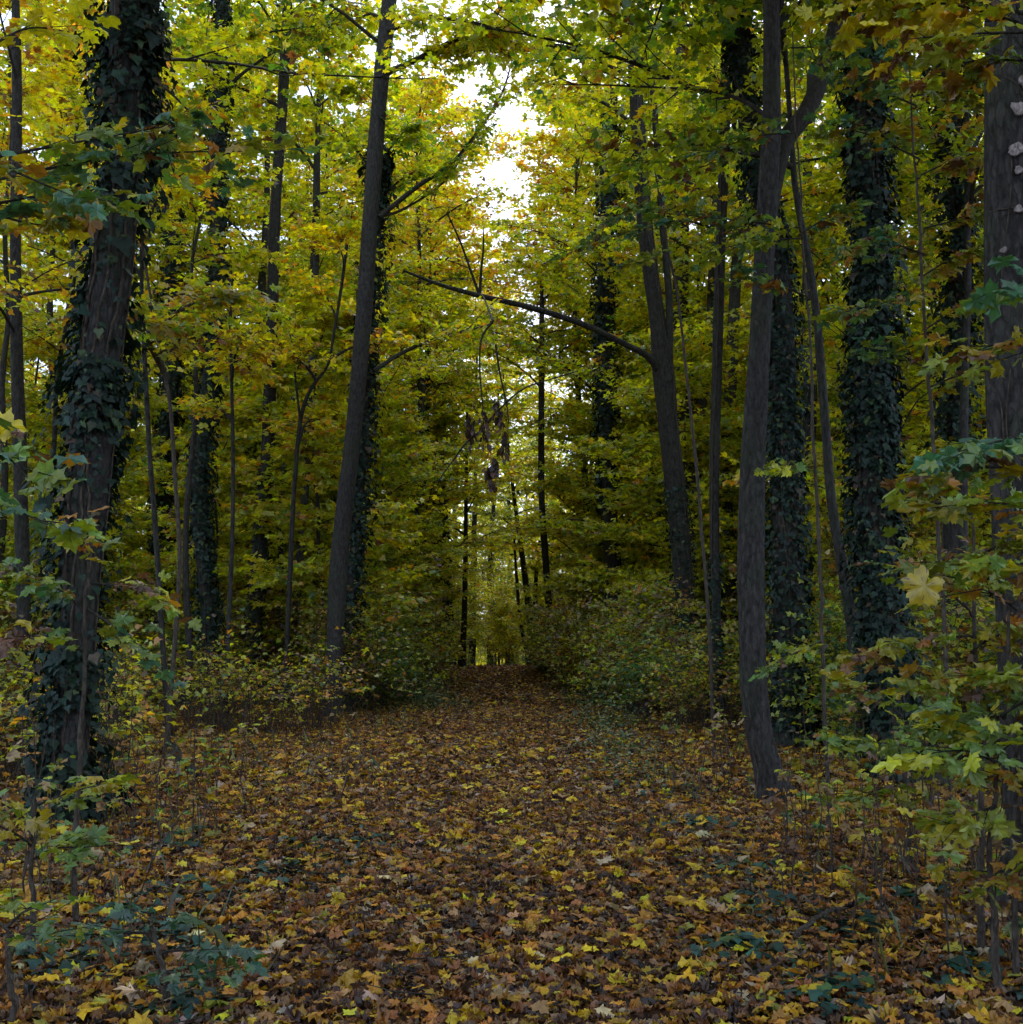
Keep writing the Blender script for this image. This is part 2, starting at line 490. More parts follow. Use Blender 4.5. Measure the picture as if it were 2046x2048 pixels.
def litter(y0, y1, dens, T, size, fan, xlim=None, lift=.05):
    k = .56
    area = (y1 - y0) * ((y0 + y1) * .5 * k * 2)
    n = int(area * dens)
    y = np.sqrt(rng.uniform(y0 ** 2, y1 ** 2, n)); x = rng.uniform(-1, 1, n) * y * k
    if xlim:
        kk = np.abs(x - path_x(y)) < xlim; x, y = x[kk], y[kk]
    n = len(x)
    dpath = np.abs(x - path_x(y))
    nz = np.sin(x * 1.9 + 3 * np.sin(y * .7)) * np.sin(y * 1.3 + 2 * np.sin(x * .8))
    ps = np.clip((dpath - .6) / 2.5, 0, 1) * .8 + .15 + .25 * nz
    side = rng.random(n) < ps
    col = np.where(side[:, None], pick(rng, LIT_SIDE, n, .32), pick(rng, LIT_PATH, n, .32)) * .75  # litter colour scaled down, so foreground dimness is partly in the colour
    z = gz(x, y) + rng.random(n) ** 1.6 * lift + .006
    th = rng.uniform(0, 2 * pi, n)
    tip = np.stack([np.cos(th), np.sin(th), rng.normal(0, .16, n)], 1)
    nr = np.stack([rng.normal(0, .34, n), rng.normal(0, .38, n), np.ones(n)], 1)
    flip = rng.random(n) < .4
    lum = col.sum(1)
    brown = lum < .45
    curl = np.where(brown, rng.uniform(.2, 1.5, n), rng.uniform(-.2, .9, n))
    curl = np.where(flip, -curl, curl)
    sz = size * rng.uniform(.55, 1.2, n) * np.where(brown, .85, 1.05)
    lv.add(np.stack([x, y, z], 1), tip, nr, sz, col, T, curl=curl, fan=fan)


litter(3.2, 11, 760, T_HI, .074, True)
litter(11, 24, 360, T_MID, .082, True, 12)
litter(24, 60, 130, T_LO, .11, False, 10, .08)
n = 1100
y = np.sqrt(rng.uniform(3.5 ** 2, 17 ** 2, n)); x = rng.uniform(-1, 1, n) * y * .56
th = rng.uniform(0, 2 * pi, n)
lv.add(np.stack([x, y, gz(x, y) + .045 + rng.random(n) * .02], 1), np.stack([np.cos(th), np.sin(th), rng.normal(0, .2, n)], 1), np.stack([rng.normal(0, .3, n), rng.normal(0, .3, n), np.ones(n)], 1),
       rng.uniform(.085, .145, n), pick(rng, [((.70, .43, .010), .5), ((.56, .25, .015), .24), ((.46, .33, .18), .2), ((.34, .30, .03), .06)], n, .2), T_HI, curl=rng.uniform(-.2, .9, n), fan=True)
o = lv.build('fallen_leaves', M_DRY); o['kind'] = 'stuff'; o['label'] = 'brown, orange and yellow maple leaves covering the path and forest floor'
print('litter', lv.nl)

# ------------------------------------------------------------------ ground ivy and low herbs
lv = Leaves()


def patch(px, py, rad, n, size, pal, hgt, T, spread=1.0):
    # centre from a photo position on flat ground
    d = 1.0
    py_ = py * K
    v = -(py_ - H / 2) / F
    y_ = cos(PITCH) - v * sin(PITCH); z_ = sin(PITCH) + v * cos(PITCH)
    d = -CAMZ / z_ * y_
    c = P(px, py, d)
    r = np.sqrt(rng.random(n)) * rad * (1 + .35 * rng.normal(0, 1, n)); th = rng.uniform(0, 2 * pi, n)
    x = c[0] + r * np.cos(th); y = c[1] + r * np.sin(th) * spread
    z = gz(x, y) + .03 + rng.random(n) ** 1.3 * hgt * np.exp(-(r / rad) ** 2 * .9) * (.6 + .4 * np.sin(x * 5) * np.sin(y * 3))
    tip = np.stack([rng.normal(0, 1, n), rng.normal(0, 1, n), rng.normal(-.15, .3, n)], 1)
    nr = np.stack([rng.normal(0, .35, n), rng.normal(0, .35, n), np.ones(n)], 1)
    lv.add(np.stack([x, y, z], 1), tip, nr, size * rng.uniform(.6, 1.3, n), pick(rng, pal, n, .25), T, curl=.2)


PAL_IV = [((.022, .055, .04), .6), ((.035, .08, .06), .3), ((.06, .10, .03), .1)]
for px, py, r_, n in [(330, 1770, .30, 110), (230, 1735, .2, 45), (380, 1690, .3, 70), (540, 1655, .35, 90), (330, 1610, .3, 60), (60, 1800, .3, 70), (150, 1830, .3, 60),
                      (1385, 1640, .4, 90), (1450, 1720, .3, 70), (1400, 1800, .3, 80), (1590, 1760, .3, 60), (1580, 1890, .25, 60), (1300, 1560, .5, 90),
                      (1720, 1700, .3, 50), (1830, 1850, .3, 60), (350, 1900, .22, 60), (620, 1600, .5, 80), (1250, 1500, .6, 90), (300, 1570, .4, 80), (1880, 1700, .3, 60)]:
    patch(px, py, r_, n, .075, PAL_IV, .10, T_IVY)
o = lv.build('ground_ivy', M_IVY); o['kind'] = 'stuff'; o['label'] = 'patches of dark blue-green ivy among the fallen leaves'

lv = Leaves()
PAL_H = [((.03, .09, .035), .4), ((.07, .12, .02), .3), ((.02, .06, .03), .2), ((.28, .26, .03), .1)]
for px, py, r_, n in [(790, 1335, 1.0, 4000), (750, 1320, 1.1, 3500), (800, 1300, 1.1, 3500), (760, 1290, 1.4, 3500), (1125, 1330, .8, 2600), (1135, 1370, .7, 1900), (1160, 1420, .6, 1000), (1120, 1300, 1.1, 2500), (1185, 1470, .5, 700)]:
    patch(px, py, r_, int(n * .8), .05, PAL_H, .95, T_OVAL, 1.6)
o = lv.build('low_herbs', M_NEAR); o['kind'] = 'stuff'; o['label'] = 'low green herbs along both edges of the leaf-covered path'

# ------------------------------------------------------------------ traced trees


TRUNKS = []; FEET = {}


def ground_at(px, d):
    x = P(px, HOR / K, d)[0]
    return x, float(gz(x, d))


def traced(name, label, cat, d, pts, group=None, ivy_kw=None, crown_kw=None, bark=M_BARK, top=17.0, flare=1.5, k=14, lean=0.0, limbs=(), extra_leaf=None, mat_leaf=M_LEAF, seed=0):
    """pts: (px, py, width) overview pixels bottom to top. Builds Empty > trunk, branches, crown, ivy"""
    rng = np.random.default_rng(100 + seed)
    cl = []; rd = []
    for (px, py, w) in pts:
        p = P(px, py, d); cl.append(p); rd.append(w * K * d / F / 2)
    cl = np.array(cl); rd = np.array(rd)
    # foot: go down to the ground
    z0 = float(gz(cl[0][0], cl[0][1]))
    if cl[0][2] > z0 + .05:
        dirn = (cl[0] - cl[1]) if len(cl) > 1 else np.array([0, 0, -1.0])
        slope = np.clip(dirn[0] / max(abs(dirn[2]), .2), -.35, .35)
        f = cl[0].copy(); h = cl[0][2] - z0
        f[0] += slope * h; f[2] = z0
        cl = np.vstack([f, cl]); rd = np.concatenate([[rd[0] * 1.08], rd])
    cl[0][2] = float(gz(cl[0][0], cl[0][1])) - .06
    # top: carry on above the frame
    ztop = cl[-1][2]
    if top > ztop + .6:
        dirn = cl[-1] - cl[-2]; s = np.clip(dirn[0] / max(dirn[2], .1), -.2, .2)
        nst = 5
        ex = []; er = []
        r_end = .035
        for q_ in range(1, nst + 1):
            t = q_ / nst
            ex.append(cl[-1] + np.array([s * (top - ztop) * t * (1 - .3 * t), lean * t, (top - ztop) * t])); er.append(rd[-1] * (1 - t) + r_end * t)
        cl = np.vstack([cl, ex]); rd = np.concatenate([rd, er])
    nseg = max(24, int((cl[-1][2] - cl[0][2]) * 6))
    both = smooth_path(np.hstack([cl, rd[:, None]]), nseg)
    cls, rds = both[:, :3], np.maximum(both[:, 3], .012)
    wob = rng.normal(0, .06, 3)
    cls[:, 1] += .10 * np.sin(cls[:, 2] * .6 + wob[0] * 20) * np.clip(cls[:, 2] / 3, 0, 1)
    h = cls[:, 2] - cls[0][2]
    fl = 1 + (flare - 1) * np.exp(-h / .28)
    base = cls[0].copy()
    TRUNKS.append((cls[len(cls) // 3][0] / d, d, rds.max())); FEET[TRUNKS[-1][:2]] = base[:2].copy()
    root = thing(name, label, cat, tuple(base), group)
    loc = cls - base
    tb = Tubes(); tb.add(loc, rds * fl, max(k, 18), .03, root=.55, lump=.14)
    tr = tb.build('trunk', bark, root)
    axis = lambda z: np.array([np.interp(z, loc[:, 2], loc[:, 0]), np.interp(z, loc[:, 2], loc[:, 1]), z])
    tw = Tubes(); lv = Leaves(); used = False
    for lp in limbs:
        if lp is None or len(lp) == 0:
            continue
        dd = lp[0]; pp = lp[1]
        q_ = np.array([np.append(P(a, b, d + dd[ii] if isinstance(dd, (list, tuple)) else d + dd * ii / max(1, len(pp) - 1)), c * K * d / F / 2) for ii, (a, b, c) in enumerate(pp)])
        sp = smooth_path(q_, len(pp) * 5)
        tw.add(sp[:, :3] - base, np.maximum(sp[:, 3], .004), 8, .03); used = True
        if len(lp) > 2 and lp[2]:
            o_ = lp[2]; A = []; D = []; Ln = []
            for s in np.linspace(o_.get('from', .25), 1, o_['n']):
                ii = min(int(s * (len(sp) - 1)), len(sp) - 2)
                dl = unit(sp[ii + 1, :3] - sp[ii, :3])
                an = rng.uniform(.5, 1.3) * rng.choice([-1, 1])
                sd = unit(np.cross(dl, [0, 0, 1.0]))
                dr = unit(dl * cos(an) + sd * sin(an) + [0, 0, rng.normal(.1, .25)])
                ln = rng.uniform(.4, 1.0) * o_.get('len', 1)
                st = sp[ii, :3] - base
                e = st + dr * ln
                tw.add([st, (st + e) / 2 + rng.normal(0, .04, 3), e], [.012, .008, .003], 4)
                for w in range(o_.get('tw', 4)):
                    u = (w + .5) / o_.get('tw', 4)
                    A.append(st + (e - st) * u); D.append(unit(dr + rng.normal(0, .6, 3) * [1, 1, .4])); Ln.append(rng.uniform(.2, .5))
            leaves_on_twigs(rng, lv, np.array(A), np.array(D), np.array(Ln), o_.get('pal', PAL_Y), o_.get('size', .11), T_MID, 4)
    if crown_kw:
        for ck in (crown_kw if isinstance(crown_kw, list) else [crown_kw]):
            ck = dict(ck); z0c = ck.pop('z0'); z1c = ck.pop('z1'); R = ck.pop('R'); nl = ck.pop('nl')
            crown(rng, axis, z0c, min(z1c, loc[-1][2]), R, nl, ck.pop('pal', PAL_Y), ck.pop('size', .13), ck.pop('T', T_MID), tw, lv, **ck); used = True
    if used:
        tw.build('branches', bark if bark is not M_BARKL else M_TWIG, root)
    if lv.V:
        lv.build('crown', mat_leaf, root)
    if ivy_kw:
        iv = Leaves(); vn = Tubes()
        ikw = dict(ivy_kw)
        ivy(rng, iv, vn, loc, rds, ikw.pop('dens', 420) * 1.5, ikw.pop('thick', .12), ikw.pop('size', .07) * .78, **ikw)
        iv.build('ivy', M_IVY, root)
        if vn.V:
            vn.build('ivy_stem', M_STEM, root)
    return root, loc, rds, base


# A - big ivy tree at the left
def arcA(th, z, u):
    # bare bark shows on the right-hand front between 2.2 m and 5.6 m
    a = (th + pi) % (2 * pi) - pi
    facing_right_front = (a > -1.75) & (a < .5)
    bare = facing_right_front & (z > 1.5) & (z < 3.35) | (a > -2.2) & (a < .6) & (z > 4.0) & (z < 5.35) | facing_right_front & (z > .55) & (z < 1.0)
    return np.where(bare, u < .10, u < (.55 + .45 * (np.sin(z * 2.1) > -.3)))


big_limb = [(255, 130, 14), (180, 180, 10)]
traced('ivy_clad_tree', 'thick leaning trunk with ivy down its left side, nearest tree left of the path', 'tree', 9.3,
       [(120, 1500, 84), (130, 1420, 70), (140, 1280, 66), (147, 1150, 64), (155, 1000, 72), (160, 900, 76), (170, 780, 78), (182, 650, 76), (200, 520, 74), (215, 400, 74), (232, 300, 74), (240, 200, 78), (245, 100, 80), (250, 0, 80)],
       ivy_kw=dict(dens=520, thick=.2, size=.085, arc=arcA, z1=9.5, nvine=6), crown_kw=dict(z0=7.2, z1=16, R=6, nl=26, pal=PAL_Y, size=.15, T=T_LO, nsub=10, ntw=6),
       limbs=[([0, 1, 2, 4, 5, 6], [(262, 115, 12), (330, 112, 8), (440, 120, 7), (560, 138, 6), (690, 145, 5), (800, 150, 3)], dict(n=10, len=.7, pal=PAL_Y, size=.10)),
              ([0, 2, 4, 6], [(262, 130, 9), (310, 165, 7), (360, 215, 6), (410, 290, 4)])],
       bark=M_BARKL, top=17, k=22, seed=1)

# I - the forked tree right of the path
traced('forked_tree', 'smooth forked tree with curved foot, one limb bending right, standing right of the path', 'tree', 10.6,
       [(1482, 1575, 44), (1470, 1530, 42), (1455, 1470, 44), (1436, 1400, 46), (1424, 1300, 48), (1420, 1150, 50), (1420, 1000, 51), (1423, 850, 46), (1432, 650, 40), (1438, 500, 39), (1444, 380, 38), (1450, 250, 36), (1452, 120, 34), (1452, 0, 32)],
       crown_kw=dict(z0=9.0, z1=14, R=5.0, nl=20, pal=PAL_G, size=.14, T=T_LO, nsub=10, ntw=6),
       limbs=[(.5, [(1446, 440, 30), (1462, 340, 34), (1482, 265, 36), (1525, 205, 36), (1553, 130, 32), (1575, 50, 28), (1592, -50, 24), (1610, -150, 18)]),
              (1.5, [(1470, 245, 10), (1420, 200, 9), (1345, 172, 7), (1240, 165, 5), (1130, 160, 4), (1040, 160, 2)], dict(n=9, len=.6, pal=PAL_Y, size=.09))],
       bark=M_BARKL, top=15, k=20, flare=1.7, seed=2)

# J - big ivy tree at the right
traced('ivy_clad_tree', 'massive trunk wrapped all round in dark ivy, right of the forked tree', 'tree', 11.6,
       [(1722, 1510, 92), (1700, 1440, 72), (1680, 1300, 69), (1665, 1150, 69), (1655, 1000, 67), (1648, 850, 65), (1640, 700, 61), (1638, 550, 55), (1636, 400, 50), (1632, 250, 48), (1628, 100, 45), (1625, 0, 43)],
       ivy_kw=dict(dens=900, thick=.15, size=.075, z1=12, nvine=3), crown_kw=dict(z0=8.2, z1=16, R=6, nl=26, pal=PAL_G, size=.14, T=T_LO, nsub=10, ntw=6),
       top=17, k=20, seed=3)

# K - ivy trunk between
traced('ivy_clad_tree', 'dark ivy-covered trunk standing between the forked tree and the massive ivy trunk', 'tree', 15.5,
       [(1500, 1370, 66), (1495, 1280, 58), (1490, 1100, 56), (1484, 950, 52), (1478, 800, 48), (1474, 650, 46), (1462, 500, 44), (1432, 350, 42), (1408, 200, 40), (1392, 60, 38), (1385, 0, 36)],
       ivy_kw=dict(dens=460, thick=.15, size=.085, z1=13, nvine=2), crown_kw=dict(z0=9, z1=17, R=4.4, nl=14, pal=PAL_G, size=.13, T=T_LO), top=18, seed=4)

# L - right edge trunk
Lroot, Lloc, Lr, Lbase = traced('smooth_tree', 'grey smooth trunk cut by the right edge of the photo, pale brackets up its face', 'tree', 6.4,
       [(1955, 1640, 105), (1950, 1500, 100), (1942, 1300, 98), (1937, 1100, 98), (1935, 900, 102), (1930, 700, 108), (1926, 500, 112), (1924, 300, 114), (1923, 100, 116), (1922, 0, 118)],
       crown_kw=dict(z0=6.2, z1=13, R=5.6, nl=26, pal=PAL_YO, size=.15, T=T_LO, nsub=10, ntw=6), bark=M_BARKL, top=14, k=26, seed=5)
# brackets on its face and thin climbing stems
br_px = [(1912, 178, 26, 44), (1904, 225, 38, 36), (1902, 298, 40, 34), (1906, 336, 18, 24), (1907, 408, 20, 20), (1888, 478, 16, 16)]
for kx, (bx, by, bw, bh) in enumerate(br_px):
    c = P(bx, by, 6.4) - Lbase
    r_ = np.interp(c[2], Lloc[:, 2], Lr); cx = np.interp(c[2], Lloc[:, 2], Lloc[:, 0]); cy = np.interp(c[2], Lloc[:, 2], Lloc[:, 1])
    fr = .955
    sx_, sz_ = bw * K * 6.2 / F / 2, bh * K * 6.2 / F / 2
    dx = c[0] - cx
    yy = cy - math.sqrt(max(r_ * r_ - dx * dx, 1e-4))
    nrm = unit(np.array([dx, -(math.sqrt(max(r_ * r_ - dx * dx, 1e-4))), 0]))
    tan_ = np.cross([0, 0, 1.0], nrm)
    rg = np.random.default_rng(kx + 40)
    rings = []
    n_ = 14
    prof = .84 + .14 * np.sin(np.arange(n_) * 2 * pi / n_ * 3 + kx) + rg.normal(0, .11, n_)
    for (s_, h_) in [(.9, -.012), (1.03, .010), (.75, .015), (.4, .013)]:
        a = np.arange(n_) * 2 * pi / n_
        rings.append(np.array([cx + dx, yy, c[2]]) + (np.cos(a) * sx_ * s_ * prof)[:, None] * tan_[None] + (np.sin(a) * sz_ * s_ * prof)[:, None] * np.array([[0, 0, 1.0]]) + nrm[None] * (h_ + .02 * (np.sin(a) < -.3) * s_)[:, None])
    rings.append(np.mean(rings[-1], axis=0, keepdims=True) + nrm * .004)
    Vb = np.vstack(rings); lp = []; stt = []; c_ = 0
    for r0_ in range(3):
        for a in range(n_):
            b = (a + 1) % n_
            lp += [r0_ * n_ + a, r0_ * n_ + b, (r0_ + 1) * n_ + b, (r0_ + 1) * n_ + a]; stt.append(c_); c_ += 4
    for a in range(n_):
        lp += [3 * n_ + a, 3 * n_ + (a + 1) % n_, 4 * n_]; stt.append(c_); c_ += 3
    me = mk_mesh('bracket_fungus', Vb, lp, stt, M_FUN, None, True)
    link(bpy.data.objects.new('bracket_fungus', me), Lroot)
vt = Tubes()
for pts_ in [[(1885, 20), (1895, 90), (1915, 130), (1925, 200), (1922, 300), (1925, 400), (1928, 520)], [(1868, 395), (1885, 402), (1905, 405), (1925, 425)],
             [(1893, 290), (1895, 340), (1893, 400), (1888, 470), (1885, 540), (1890, 600)], [(1876, 150), (1900, 180), (1915, 215)], [(1872, 720), (1888, 760), (1893, 850), (1898, 940)],
             [(1900, 700), (1895, 800), (1905, 900), (1903, 1000)]]:
    q_ = []
    for a, b in pts_:
        c = P(a, b, 6.4) - Lbase
        r_ = np.interp(c[2], Lloc[:, 2], Lr); cx = np.interp(c[2], Lloc[:, 2], Lloc[:, 0]); cy = np.interp(c[2], Lloc[:, 2], Lloc[:, 1])
        dx = np.clip((c[0] - cx), -r_ * .99, r_ * .99)
        q_.append([cx + dx, cy - math.sqrt(r_ * r_ - dx * dx) - .006, c[2]])
    vt.add(smooth_path(q_, len(q_) * 5), np.full(len(q_) * 5, .0045), 5)
vt.build('climbing_stem', M_STEM, Lroot)

# G - centre-left tree
traced('leaning_tree', 'bare leaning trunk left of the path, a long thin branch arching over the path', 'tree', 21,
       [(629, 1330, 30), (632, 1200, 32), (638, 1080, 34), (650, 960, 33), (664, 850, 31), (677, 720, 31), (688, 580, 31), (697, 430, 31), (708, 270, 31), (720, 130, 31), (735, 0, 30)],
       limbs=[(2, [(705, 700, 9), (760, 665, 8), (820, 640, 7), (880, 625, 5), (930, 610, 3)], dict(n=16, len=1.0, from_=.2, pal=PAL_Y, size=.13)),
              (2, [(715, 410, 10), (790, 350, 9), (850, 310, 8), (900, 250, 7), (945, 180, 5), (965, 120, 3)], dict(n=26, len=1.1, pal=PAL_G, size=.10, tw=5)),
              (-2, [(722, 140, 12), (770, 120, 12), (850, 80, 11), (930, 30, 9), (990, -30, 7)], dict(n=34, len=1.3, pal=PAL_Y, size=.11, tw=5)),
              ([0, -1, -2, -2], [(728, 60, 10), (800, 35, 8), (880, 40, 6), (960, 60, 4)], dict(n=34, len=1.5, pal=PAL_Y, size=.11, tw=6)),
              (1, [(715, 410, 6), (760, 395, 5), (830, 350, 4), (870, 300, 3)], dict(n=6, len=.8, pal=PAL_G, size=.12))],
       crown_kw=dict(z0=13.2, z1=17, R=3.6, nl=8, pal=PAL_Y, size=.13, T=T_LO, azr=(1.8, 4.4)), bark=M_BARKL, top=18, seed=6)
# its ivy neighbour
traced('ivy_clad_tree', 'slim dark ivy trunk just behind the leaning tree left of the path', 'tree', 22.5,
       [(660, 1150, 16), (672, 1000, 18), (684, 850, 20), (692, 700, 22), (700, 560, 20), (712, 420, 18), (716, 330, 14)],
       ivy_kw=dict(dens=520, thick=.24, size=.10, z1=12, nvine=0), crown_kw=dict(z0=10.5, z1=13, R=1.8, nl=5, pal=PAL_G, size=.13, T=T_LO), top=13, seed=7)

# H - right path tree with the long branch
traced('leaning_tree', 'dark trunk right of the path with one bare branch sweeping far left over the path', 'tree', 24,
       [(1312, 1310, 36), (1300, 1230, 35), (1290, 1100, 36), (1277, 950, 38), (1262, 800, 38), (1252, 700, 42), (1240, 600, 30), (1225, 500, 29), (1213, 400, 28), (1203, 250, 26), (1193, 100, 24), (1186, 0, 22)],
       limbs=[([0, -1, -2, -3, -4], [(1200, 90, 10), (1120, 100, 8), (1040, 85, 7), (960, 100, 5), (880, 90, 3)], dict(n=40, len=1.5, pal=PAL_Y, size=.11, tw=6)),
              ([0, 1, 2, 3], [(1208, 250, 8), (1150, 200, 7), (1090, 180, 5), (1030, 190, 3)], dict(n=22, len=1.2, pal=PAL_Y, size=.11, tw=5)),
              (-1.5, [(1243, 700, 16), (1222, 672, 14), (1180, 650, 12), (1100, 612, 12), (1000, 580, 11), (905, 558, 10), (830, 537, 7), (760, 510, 4)]),
              (-.2, [(905, 558, 6), (888, 510, 5), (868, 455, 4), (845, 405, 3)]), (-.2, [(905, 558, 6), (908, 510, 5), (912, 470, 4), (912, 430, 2)]),
              (0, [(1262, 690, 16), (1262, 560, 14), (1250, 420, 14), (1240, 280, 13), (1228, 120, 12), (1218, 0, 11)])],
       ivy_kw=dict(dens=260, thick=.10, size=.08, z1=5.0, nvine=3), crown_kw=dict(z0=14.2, z1=19, R=3.8, nl=14, pal=PAL_Y, size=.13, T=T_LO), top=20, seed=8)

# left side trunks
traced('slim_tree', 'slim dark trunk at the far left edge of the photo', 'tree', 18,
       [(42, 1300, 26), (42, 1150, 25), (40, 1000, 25), (40, 850, 25), (37, 700, 23), (34, 550, 21), (30, 400, 20), (28, 200, 19), (26, 60, 18)],
       crown_kw=dict(z0=6, z1=13, R=2.6, nl=8, pal=PAL_YO, size=.13, T=T_LO, nsub=6), top=14, seed=9)
traced('ivy_clad_tree', 'broken-looking ivy trunk behind the thick leaning trunk, half hidden by yellow leaves', 'tree', 33,
       [(305, 1250, 38), (305, 1100, 34), (303, 950, 32), (318, 800, 30), (328, 650, 34), (326, 500, 32), (322, 350, 30), (318, 200, 28)],
       ivy_kw=dict(dens=200, thick=.2, size=.13, z1=16, nvine=0), crown_kw=dict(z0=12, z1=20, R=3.6, nl=12, pal=PAL_Y, size=.15, T=T_LO), top=21, seed=10)
traced('ivy_clad_tree', 'crooked trunk with ivy up its right side, first right of the thick leaning trunk', 'tree', 23,
       [(402, 1260, 26), (394, 1180, 26), (386, 1100, 27), (377, 1000, 30), (374, 900, 30), (382, 820, 28), (394, 740, 28), (405, 650, 28), (411, 550, 26), (411, 400, 26), (410, 300, 25), (412, 150, 22), (416, 0, 20)],
       ivy_kw=dict(dens=420, thick=.17, size=.10, z1=18, nvine=2, arc=lambda th, z, u: np.where((np.cos(th) < .1) & (z < 6), u < .35, u < .9)),
       crown_kw=dict(z0=13, z1=19, R=3.8, nl=11, pal=PAL_G, size=.14, T=T_LO), top=20, seed=11)
traced('straight_tree', 'straight grey trunk with mossy lower half, between the crooked ivy trunk and the leaning tree', 'tree', 25,
       [(472, 1290, 28), (478, 1200, 29), (486, 1080, 29), (494, 970, 28), (503, 850, 26), (510, 700, 23), (516, 550, 22), (520, 420, 21), (525, 300, 20), (533, 150, 19), (540, 0, 18)],
       ivy_kw=dict(dens=300, thick=.05, size=.07, z1=5.2, nvine=2), crown_kw=dict(z0=14, z1=19, R=3.4, nl=10, pal=PAL_Y, size=.14, T=T_LO), bark=M_BARKL, top=20, seed=12)
traced('slim_tree', 'thin straight trunk close left of the leaning tree beside the path', 'tree', 28,
       [(556, 1180, 15), (566, 1060, 15), (575, 960, 15), (581, 820, 14), (588, 680, 13), (594, 540, 12), (598, 400, 12), (600, 290, 11)],
       limbs=[(0, [(580, 800, 5), (600, 730, 4), (640, 680, 3)], dict(n=8, len=1))], crown_kw=dict(z0=13, z1=17.5, R=2.6, nl=9, pal=PAL_Y, size=.14, T=T_LO), bark=M_BARKL, top=18, seed=13)
traced('slim_tree', 'thin forked stem right of the mossy grey trunk, leaning left of the thin straight trunk', 'tree', 22,
       [(545, 1120, 9), (549, 1000, 9), (556, 880, 8), (566, 790, 8), (585, 735, 7), (618, 690, 5)],
       limbs=[(0, [(566, 790, 5), (556, 700, 4), (552, 620, 3)], dict(n=8, len=.8))], crown_kw=dict(z0=5.2, z1=9.5, R=1.6, nl=5, pal=PAL_YO, size=.13, T=T_LO), top=9.8, seed=14)
traced('bare_tree', 'pale wavy trunk with bare twigs against the sky at the upper left', 'tree', 34,
       [(165, 900, 20), (160, 700, 20), (150, 500, 19), (146, 350, 18), (140, 250, 16), (122, 200, 15), (113, 155, 14), (128, 115, 13), (155, 70, 12), (178, 25, 10)],
       limbs=[(1, [(128, 115, 7), (100, 90, 5), (60, 60, 4), (20, 20, 2)]), (1, [(140, 250, 6), (100, 200, 5), (50, 170, 3)]), (-1, [(146, 300, 5), (180, 230, 4), (200, 160, 2)]), (0, [(113, 155, 5), (80, 130, 4), (50, 90, 2)])],
       crown_kw=dict(z0=9, z1=21, R=3.5, nl=14, pal=PAL_YO, size=.07, T=T_LO, nodes=2, ntw=5), bark=M_BARKL, top=22, seed=15)
traced('slim_tree', 'bare thin sapling stem between the crooked ivy trunk and the mossy grey trunk', 'tree', 19,
       [(432, 1150, 9), (436, 1000, 8), (437, 850, 7), (436, 720, 6)], crown_kw=dict(z0=5.0, z1=7.5, R=1.2, nl=4, pal=PAL_YO, size=.12, T=T_LO), top=8, seed=16)
traced('slim_tree', 'pale thin stem just right of the thick leaning trunk, curving as it rises', 'tree', 13,
       [(322, 1300, 9), (330, 1180, 9), (335, 1050, 8), (326, 900, 8), (318, 760, 7), (300, 660, 6), (285, 560, 5)], bark=M_STEM, crown_kw=dict(z0=4.4, z1=7.5, R=1.2, nl=4, pal=PAL_NY, size=.12, T=T_MID), top=8, seed=17)
traced('slim_tree', 'dark thin stem against the right side of the thick leaning trunk', 'tree', 16,
       [(300, 1130, 10), (288, 980, 10), (278, 850, 9), (272, 700, 9), (268, 560, 8), (272, 420, 8)], crown_kw=dict(z0=6.5, z1=10, R=1.4, nl=4, pal=PAL_YO, size=.12, T=T_LO), top=10.5, seed=18)

# right side trunks
traced('slim_tree', 'slim curved bare stem between the dark ivy trunk and the massive ivy trunk', 'tree', 13,
       [(1612, 1230, 23), (1606, 1170, 22), (1590, 1060, 20), (1572, 940, 18), (1562, 800, 17), (1552, 680, 16), (1545, 600, 15), (1530, 500, 14), (1512, 420, 13), (1498, 340, 12), (1490, 250, 10)],
       crown_kw=dict(z0=7, z1=11, R=2.4, nl=9, pal=PAL_G, size=.12, T=T_LO), bark=M_BARKL, top=11.5, seed=19)
traced('slim_tree', 'slim dark trunk just left of the forked tree', 'tree', 19,
       [(1352, 1290, 19), (1352, 1150, 18), (1350, 1000, 18), (1350, 850, 19), (1353, 700, 20), (1355, 550, 20), (1360, 400, 20), (1366, 260, 20), (1370, 120, 18)],
       ivy_kw=dict(dens=300, thick=.05, size=.08, z1=3.0, nvine=1), crown_kw=dict(z0=8.5, z1=15, R=3, nl=11, pal=PAL_Y, size=.13, T=T_LO), top=16, seed=20)
traced('straight_tree', 'pale straight trunk seen between the slim dark trunk and the forked tree', 'tree', 30,
       [(1374, 1150, 22), (1372, 1000, 24), (1370, 880, 24), (1376, 740, 24), (1384, 600, 22), (1392, 470, 20)], crown_kw=dict(z0=12, z1=18, R=3.2, nl=11, pal=PAL_Y, size=.14, T=T_LO), bark=M_BARKL, top=19, seed=21)
traced('slim_tree', 'pale slim trunk leaning right, between branch-bearing trunk and slim dark trunk', 'tree', 31,
       [(1302, 1100, 16), (1308, 980, 16), (1316, 860, 16), (1326, 760, 16), (1336, 660, 15), (1340, 560, 14)], crown_kw=dict(z0=12, z1=17, R=3.0, nl=10, pal=PAL_Y, size=.14, T=T_LO), bark=M_BARKL, top=18, seed=22)
traced('straight_tree', 'grey trunk emerging behind the bend of the branch-bearing trunk', 'tree', 32,
       [(1300, 1150, 26), (1292, 900, 28), (1282, 700, 28), (1284, 560, 30), (1286, 430, 30), (1284, 250, 28)], crown_kw=dict(z0=14, z1=21, R=3.4, nl=12, pal=PAL_Y, size=.15, T=T_LO, azr=(-1.6, 1.6)), top=22, seed=23)
